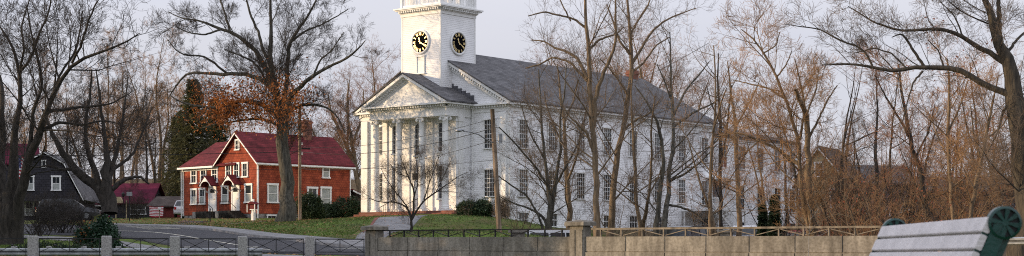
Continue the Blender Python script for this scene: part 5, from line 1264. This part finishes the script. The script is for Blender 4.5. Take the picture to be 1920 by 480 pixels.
t11 = [[(1815,445,8),(1822,385,8),(1840,302,7),(1854,229,6),(1862,190,4),(1872,140,2)],[(1840,302,4),(1825,250,3),(1820,200,2)],[(1848,262,4),(1880,235,3),(1900,200,2)]]
traced_tree('vine_tree', 'thin pale trunk leaning right beside the great tree', 58, t11, (8, 6, 5, 4), 28, 'bark', 'twiglit', .006)
t12 = [[(678,400,12),(672,340,10),(664,296,8),(656,250,6),(650,200,4),(655,150,2)],[(670,335,6),(690,290,5),(700,240,3),(705,190,2)],[(665,300,5),(640,255,4),(622,215,3),(615,175,2)],[(660,270,5),(680,220,4),(682,170,2)]]
traced_tree('bare_tree', 'bare tree rising between the red house and the church', 150, t12, (10, 7, 5, 4), 29, 'bark', 'twigred', .011, up=.16)

# ------------------------------------------------------------------ woods: individual trees, each a copy of one of a few kinds
def W(px, d): return PX(px, d)
kinds = [wild_tree('bare_tree', 'bare tree of the wood far behind the red house', W(225, 165), 15, 41, 1, 'forest', 'bark', 'twiglit', .009, (16, 8, 6, 4)),
         wild_tree('bare_tree', 'bare tree of the wood far behind the red house', W(275, 158), 14, 42, 1, 'spread', 'barkdark', 'twig', .009, (14, 8, 6, 4)),
         wild_tree('bare_tree', 'bare tree of the wood far behind the red house', W(300, 175), 17, 43, 2, 'forest', 'bark', 'twiglit', .009, (12, 7, 6, 4))]
gA = 'bare trees of the wood behind the red house'
for k in kinds: k['group'] = gA
rs = random.Random(5)
for i, px in enumerate([-60, 0, 45, 90, 135, 165, 195, 218, 240, 262, 285, 308, 345, 395, 450, 500, 600]):
    place_copy(kinds[i % 3], W(px + rs.uniform(-8, 8), rs.uniform(160, 205)), rs.uniform(0, 6), rs.uniform(.8, 1.2), 'bare tree of the wood far behind the red house', gA)
gB = 'reddish bare trees behind the church roof'
kb = wild_tree('bare_tree', 'reddish bare tree standing behind the church roof', W(1080, 165), 20, 44, 2, 'spread', 'bark', 'twigred', .008, (13, 7, 6, 4)); kb['group'] = gB
for px, d, s in ((1010, 170, .85), (1150, 160, 1.0), (1215, 158, 1.05), (1255, 165, .95), (1300, 170, .86), (730, 165, .95), (690, 172, .85), (640, 168, .8), (1180, 180, 1.1), (1045, 175, .95)):
    lab = 'reddish bare tree standing behind the church roof' if px > 800 else 'reddish bare tree beyond the lawn left of the church'
    place_copy(kb, W(px, d), rs.uniform(0, 6), s, lab, gB if px > 800 else 'reddish bare trees left of the church')
gC = 'slim bare trees of the wood right of the church'
kc = [wild_tree('bare_tree', 'slim bare tree in the wood right of the church', W(1500, 98), 9.5, 45, 1, 'forest', 'barkdark', 'twig', .0045, (10, 6, 5, 3)),
      wild_tree('bare_tree', 'slim bare tree in the wood right of the church', W(1455, 92), 9, 46, 2, 'forest', 'bark', 'twigred', .0045, (9, 6, 5, 3)),
      wild_tree('bare_tree', 'slim bare tree in the wood right of the church', W(1590, 88), 10.5, 47, 1, 'spread', 'barkdark', 'twigred', .0045, (10, 6, 5, 3))]
for k in kc: k['group'] = gC
for i, (px, d) in enumerate([(1480, 104), (1520, 100), (1590, 104), (1620, 92), (1780, 100), (1870, 98), (1920, 94), (1550, 96), (1570, 82), (1635, 80), (1660, 98), (1690, 88), (1725, 76), (1760, 92), (1810, 74), (1835, 88), (1890, 84), (1940, 80), (1600, 125), (1700, 120), (1850, 115), (1330, 150)]):
    place_copy(kc[i % 3], W(px, d), rs.uniform(0, 6), rs.uniform(.8, 1.12), 'slim bare tree in the wood right of the church', gC)
gD = 'tangled bare saplings of the thicket'
kd = [wild_tree('sapling', 'tangled multi-stemmed bare sapling of the thicket above the parapet', W(1560, 70), 4.6, 48, 7, 'shrub', 'barkdark', 'twigdark', .0035, (6, 5, 5), 'sapling', r=.045),  # dark sapling kind, shade low in the thicket given by colour
      wild_tree('sapling', 'tangled multi-stemmed bare sapling of the thicket above the parapet', W(1620, 66), 5.4, 49, 6, 'shrub', 'bark', 'twigred', .0035, (6, 5, 5), 'sapling', r=.05, leaf=(.05, .05, 2, 'redleaf', .1)),
      wild_tree('sapling', 'tangled multi-stemmed bare sapling of the thicket above the parapet', W(1690, 62), 4.2, 50, 8, 'shrub', 'barkdark', 'twiglit', .0035, (6, 5, 5), 'sapling', r=.04, leaf=(.05, .05, 2, 'redleaf', .1))]
for k in kd: k['group'] = gD
for i, (px, d) in enumerate([(1470, 76), (1540, 76), (1575, 62), (1600, 72), (1640, 60), (1675, 74), (1710, 66), (1755, 68), (1775, 58), (1800, 64), (1850, 68), (1875, 60), (1935, 62), (1585, 84), (1630, 82), (1740, 80), (1790, 80), (1840, 78), (1890, 74), (1520, 84), (1555, 70), (1612, 66), (1660, 70), (1690, 82), (1725, 72), (1820, 70), (1765, 84), (1900, 62)]):
    place_copy(kd[i % 3], W(px, d), rs.uniform(0, 6), rs.uniform(.75, 1.2), 'tangled multi-stemmed bare sapling of the thicket above the parapet', gD)
gE = 'thin bare saplings before the church side'
ke = wild_tree('sapling', 'thin bare sapling growing before the long side of the church', W(985, 86), 5.5, 51, 3, 'shrub', 'bark', 'twig', .005, (9, 7, 5), 'sapling', r=.035); ke['group'] = gE
for i, (px, d) in enumerate([(1090, 84), (1165, 90), (1215, 92), (1300, 86)]):
    place_copy(ke, W(px, d), rs.uniform(0, 6), rs.uniform(.7, 1.1), 'thin bare sapling growing before the long side of the church', gE)

# ------------------------------------------------------------------ evergreens and bushes
spruce('spruce', 'tall dark spruce left of the oak behind the red house', W(362, 150), 12.5, 3.0, 61, n=1100)
spruce('spruce', 'shorter dark spruce directly above the left end of the red house', W(335, 156), 9.5, 2.6, 62, n=900)
spruce('spruce', 'broad dark spruce behind the red roof under the orange leaves', W(402, 160), 11, 3.2, 63, n=900)
spruce('arborvitae', 'right and taller of the two dark conical arborvitae before the rear wing', W(1452, 72), 2.9, .36, 64, mat_='evergreen', cat='shrub', n=420)
spruce('arborvitae', 'left and shorter of the two dark conical arborvitae before the rear wing', W(1430, 72.5), 2.45, .3, 65, mat_='evergreen', cat='shrub', n=380)
leafy_bush('evergreen_shrub', 'tall dark rounded evergreen bush at the wall between pole and red house', W(580, 122), [(0, 0, .95, 1.0, .8, .95), (.7, .2, .6, .6, .6, .6)], 9000, .07, 71)
leafy_bush('evergreen_shrub', 'wide dark evergreen bush at the right end of the red house', W(648, 130), [(0, 0, .8, 1.3, .9, .85), (-1.2, 0, .5, .9, .7, .6), (.8, 0, .9, .7, .7, .8)], 9000, .07, 72)
leafy_bush('evergreen_shrub', 'low dark evergreen bush in the middle of the red house side wall', W(612, 132), [(0, 0, .55, .9, .7, .55)], 5000, .07, 73)
leafy_bush('evergreen_shrub', 'clipped dark evergreen hedge beside the church portico', W(892, 104.5), [(-.5, 0, .45, .75, .6, .6), (.35, 0, .5, .8, .6, .6)], 11000, .06, 74)
wild_tree('bare_bush', 'grey leafless bush between the hedge and the church corner', W(940, 104), 1.6, 75, 12, 'shrub', 'bark', 'twig', .005, (9, 7, 5), 'shrub', r=.02)
leafy_bush('rhododendron', 'big glossy green bush with withered orange leaves above the granite posts', W(188, 64), [(0, 0, .5, .65, .6, .65), (.15, 0, .95, .35, .35, .45), (-.55, 0, .45, .45, .5, .5), (.4, -.1, .2, .45, .4, .35)], 12000, .05, 76, 'rhodo', extra=('oakleaf', .06, lambda p: p[:, 0] < -.1, .045))
bb = wild_tree('bare_bush', 'dense leafless bush before the charcoal house, right of the others', W(118, 88), 2.7, 77, 16, 'shrub', 'barkdark', 'twigdark', .004, (7, 6, 5), 'shrub', r=.03)
place_copy(bb, W(70, 84), 1.3, 1.0, 'dense leafless bush before the charcoal house, beside the big dark trunk')
place_copy(bb, W(95, 92), 2.9, .9, 'dense leafless bush before the charcoal house, between its two neighbours')
place_copy(bb, W(152, 90), 4.1, .75, 'low leafless bush behind the glossy green bush')
place_copy(bb, W(255, 128), 2.1, 1.0, 'round leafless bush hiding the front of the wine-roofed shop')
leafy_bush('ground_ivy', 'low yellow-green ground cover bush along the fence foot', W(135, 62), [(-1.2, 0, .12, 1.4, .5, .28), (.5, 0, .1, .9, .5, .3)], 5000, .04, 78, 'evergreen')
wild_tree('sapling', 'thin pale sapling growing up in front of the sunlit parapet', W(1515, 41), 2.6, 79, 1, 'forest', 'granite', 'twig', .004, (8, 4), 'sapling', r=.018)
wild_tree('sapling', 'tiny staked sapling on top of the grass mound', W(868, 96), 1.0, 80, 2, 'shrub', 'bark', 'twigred', .004, (6, 4), 'sapling', r=.012)
wild_tree('sapling', 'pale thin leaning stem right of the leaning utility pole', W(966, 84), 2.6, 81, 1, 'forest', 'bark', 'twiglit', .004, (5, 3), 'sapling', r=.02, lean=.12)

# evergreens added out of view on the left to shade lawn, road and parapet
gS = 'evergreens added outside the view for shade'
sp0 = spruce('spruce', 'evergreen added outside the view to cast shade', (-62, 100), 12.0, 3.4, 91, gS, n=700); sp0['group'] = gS
def shade_tree(x, y, s): place_copy(sp0, (x, y), rs.uniform(0, 6), s, 'evergreen added outside the view to cast shade', gS)
for i in range(11): shade_tree(-60 + rs.uniform(-1.5, 1.5), 124 + i * 1.9, rs.uniform(.74, .84))      # before the red house
for i in range(11): shade_tree(-50 + rs.uniform(-1.5, 1.5), 100 + i * 2.1, rs.uniform(.52, .64))      # before the church steps
for i in range(8): shade_tree(-43 + rs.uniform(-1.5, 1.5), 84 + i * 2.1, rs.uniform(.9, 1.02))        # before the trees on the left
for i in range(8): shade_tree(-40 + rs.uniform(-1.5, 1.5), 67 + i * 2.1, rs.uniform(.72, .84))
for i in range(14): shade_tree(-31 + rs.uniform(-1.5, 1.5), 49.4 + i * 1.3, rs.uniform(.66, .76))          # before the left half of the parapet
for i in range(10): shade_tree(-26 + rs.uniform(-1.2, 1.2), 5.0 + i * .9, .66)  # added to keep the bench in shade

# ------------------------------------------------------------------ fallen leaves, far wood
rng = np.random.default_rng(99)
def scatter(n, x0, x1, y0, y1, f):
    x = rng.uniform(x0, x1, n); y = rng.uniform(y0, y1, n); k = f(x, y) > rng.random(n); return x[k], y[k]
px_ = lambda x, y: x / y * F + HX
def lawn(x, y):
    p = px_(x, y); nz_ = .5 + .5 * np.sin(x * .9 + 1.3 * np.sin(y * .37)) * np.cos(y * .7 + x * .3)
    d = np.interp(p, [200, 400, 560, 640, 760], [1, 1, .5, .25, .2]) * (.3 + .7 * nz_)
    fi = np.interp(y, [66, 85, 110, 132], [.9, 1, .9, .6]); return d * fi
x, y = scatter(45000, -32, 1, 62, 134, lawn)
fy = np.interp(x, far_s[::-1, 0], far_s[::-1, 1]); ny_ = np.interp(x, near_s[::-1, 0], near_s[::-1, 1]); keep = (y > fy + 2.4) | ((rng.random(len(x)) < .04) & (y > fy)); x, y = x[keep], y[keep]
x2, y2 = scatter(6000, -24, 0, 53, 66, lambda x, y: .5 + 0 * x); k2 = y2 < np.interp(x2, near_s[::-1, 0], near_s[::-1, 1]) - .3; x = np.append(x, x2[k2]); y = np.append(y, y2[k2])
pos = np.stack([x, y, Hn(x, y) + .035], 1); V, Q = leaf_cloud(pos, .075, rng); V[:, 2] = pos.repeat(4, 0)[:, 2] + (V[:, 2] - pos.repeat(4, 0)[:, 2]) * .35
tag(obj('fallen_leaves', np_mesh('fallen_leaves', V, Q, M['leaflitter'])), 'dry brown fallen leaves scattered over the lawns', 'leaves', kind='stuff')
# grass blades on the verges
x, y = scatter(90000, -30, 6, 53, 112, lambda x, y: .8 + 0 * x)
ny_ = np.interp(x, near_s[::-1, 0], near_s[::-1, 1]); fy = np.interp(x, far_s[::-1, 0], far_s[::-1, 1])
pl_ = np.interp(y, [66, 76, 84, 94, 106], [PX(655, 66)[0], PX(668, 76)[0], PX(684, 84)[0], PX(706, 94)[0], PX(724, 106)[0]]); prr = np.interp(y, [66, 77, 86, 96, 106], [PX(715, 66)[0], PX(735, 77)[0], PX(765, 86)[0], PX(796, 96)[0], PX(816, 106)[0]])
k = ((y > fy + 1.9) | (y < ny_ - 2.6)) & ~((x > pl_ - .3) & (x < prr + .2) & (y > 62)); x, y = x[k], y[k]; n = len(x)
b = np.stack([x, y, Hn(x, y) - .01], 1); a = rng.uniform(0, 6.28, n); wd = np.stack([np.cos(a), np.sin(a), 0 * a], 1) * .03; tp = b + np.stack([rng.normal(size=n) * .03, rng.normal(size=n) * .03, rng.uniform(.04, .10, n)], 1)
V = np.stack([b - wd, b + wd, tp], 1).reshape(-1, 3)
M['grassblade'] = mat('grass_blades', (.10, .165, .028), .8, .3, .5, col2=(.06, .08, .022), trans=.2)
tag(obj('grass', np_mesh('grass', V, np.arange(3 * n).reshape(n, 3), M['grassblade'])), 'short uneven green grass on the lawns and the mound', 'grass', kind='stuff')
# far wood beyond everything, reading as one mass
src = wild_tree('far', '', (0, 230), 14, 95, 1, 'spread', 'bark', 'twig', .022, (13, 7, 5))
parts = [c for c in bpy.data.objects if c.parent is src]; allV, allQ, b0 = [], [], 0
arr = []
for c in parts:
    me = c.data; v = np.zeros(len(me.vertices) * 3, np.float32); me.vertices.foreach_get('co', v); q = np.zeros(len(me.loops), np.int32); me.loops.foreach_get('vertex_index', q); arr.append((v.reshape(-1, 3), q.reshape(-1, 4)))
Vs, Qs = join(arr)
for c in parts: bpy.data.objects.remove(c)
bpy.data.objects.remove(src)
for i in range(34):
    y_ = rng.uniform(215, 300); x_ = (-.36 + (.45 if i < 26 else .72) * ((i + rng.uniform(0, 1)) / 26 if i < 26 else (i - 26 + rng.uniform(0, 1)) / 8 * .38 + .62)) * y_; a = rng.uniform(0, 6.28); s = rng.uniform(.6, 1.0); c, sn = math.cos(a) * s, math.sin(a) * s
    v = np.stack([Vs[:, 0] * c - Vs[:, 1] * sn + x_, Vs[:, 0] * sn + Vs[:, 1] * c + y_, Vs[:, 2] * s + H(x_, y_)], 1); allV.append(v); allQ.append(Qs + b0); b0 += len(v)
tag(obj('far_wood', np_mesh('far_wood', np.concatenate(allV), np.concatenate(allQ), M['twig'])), 'far-off brown winter wood along the skyline', 'wood', kind='stuff')
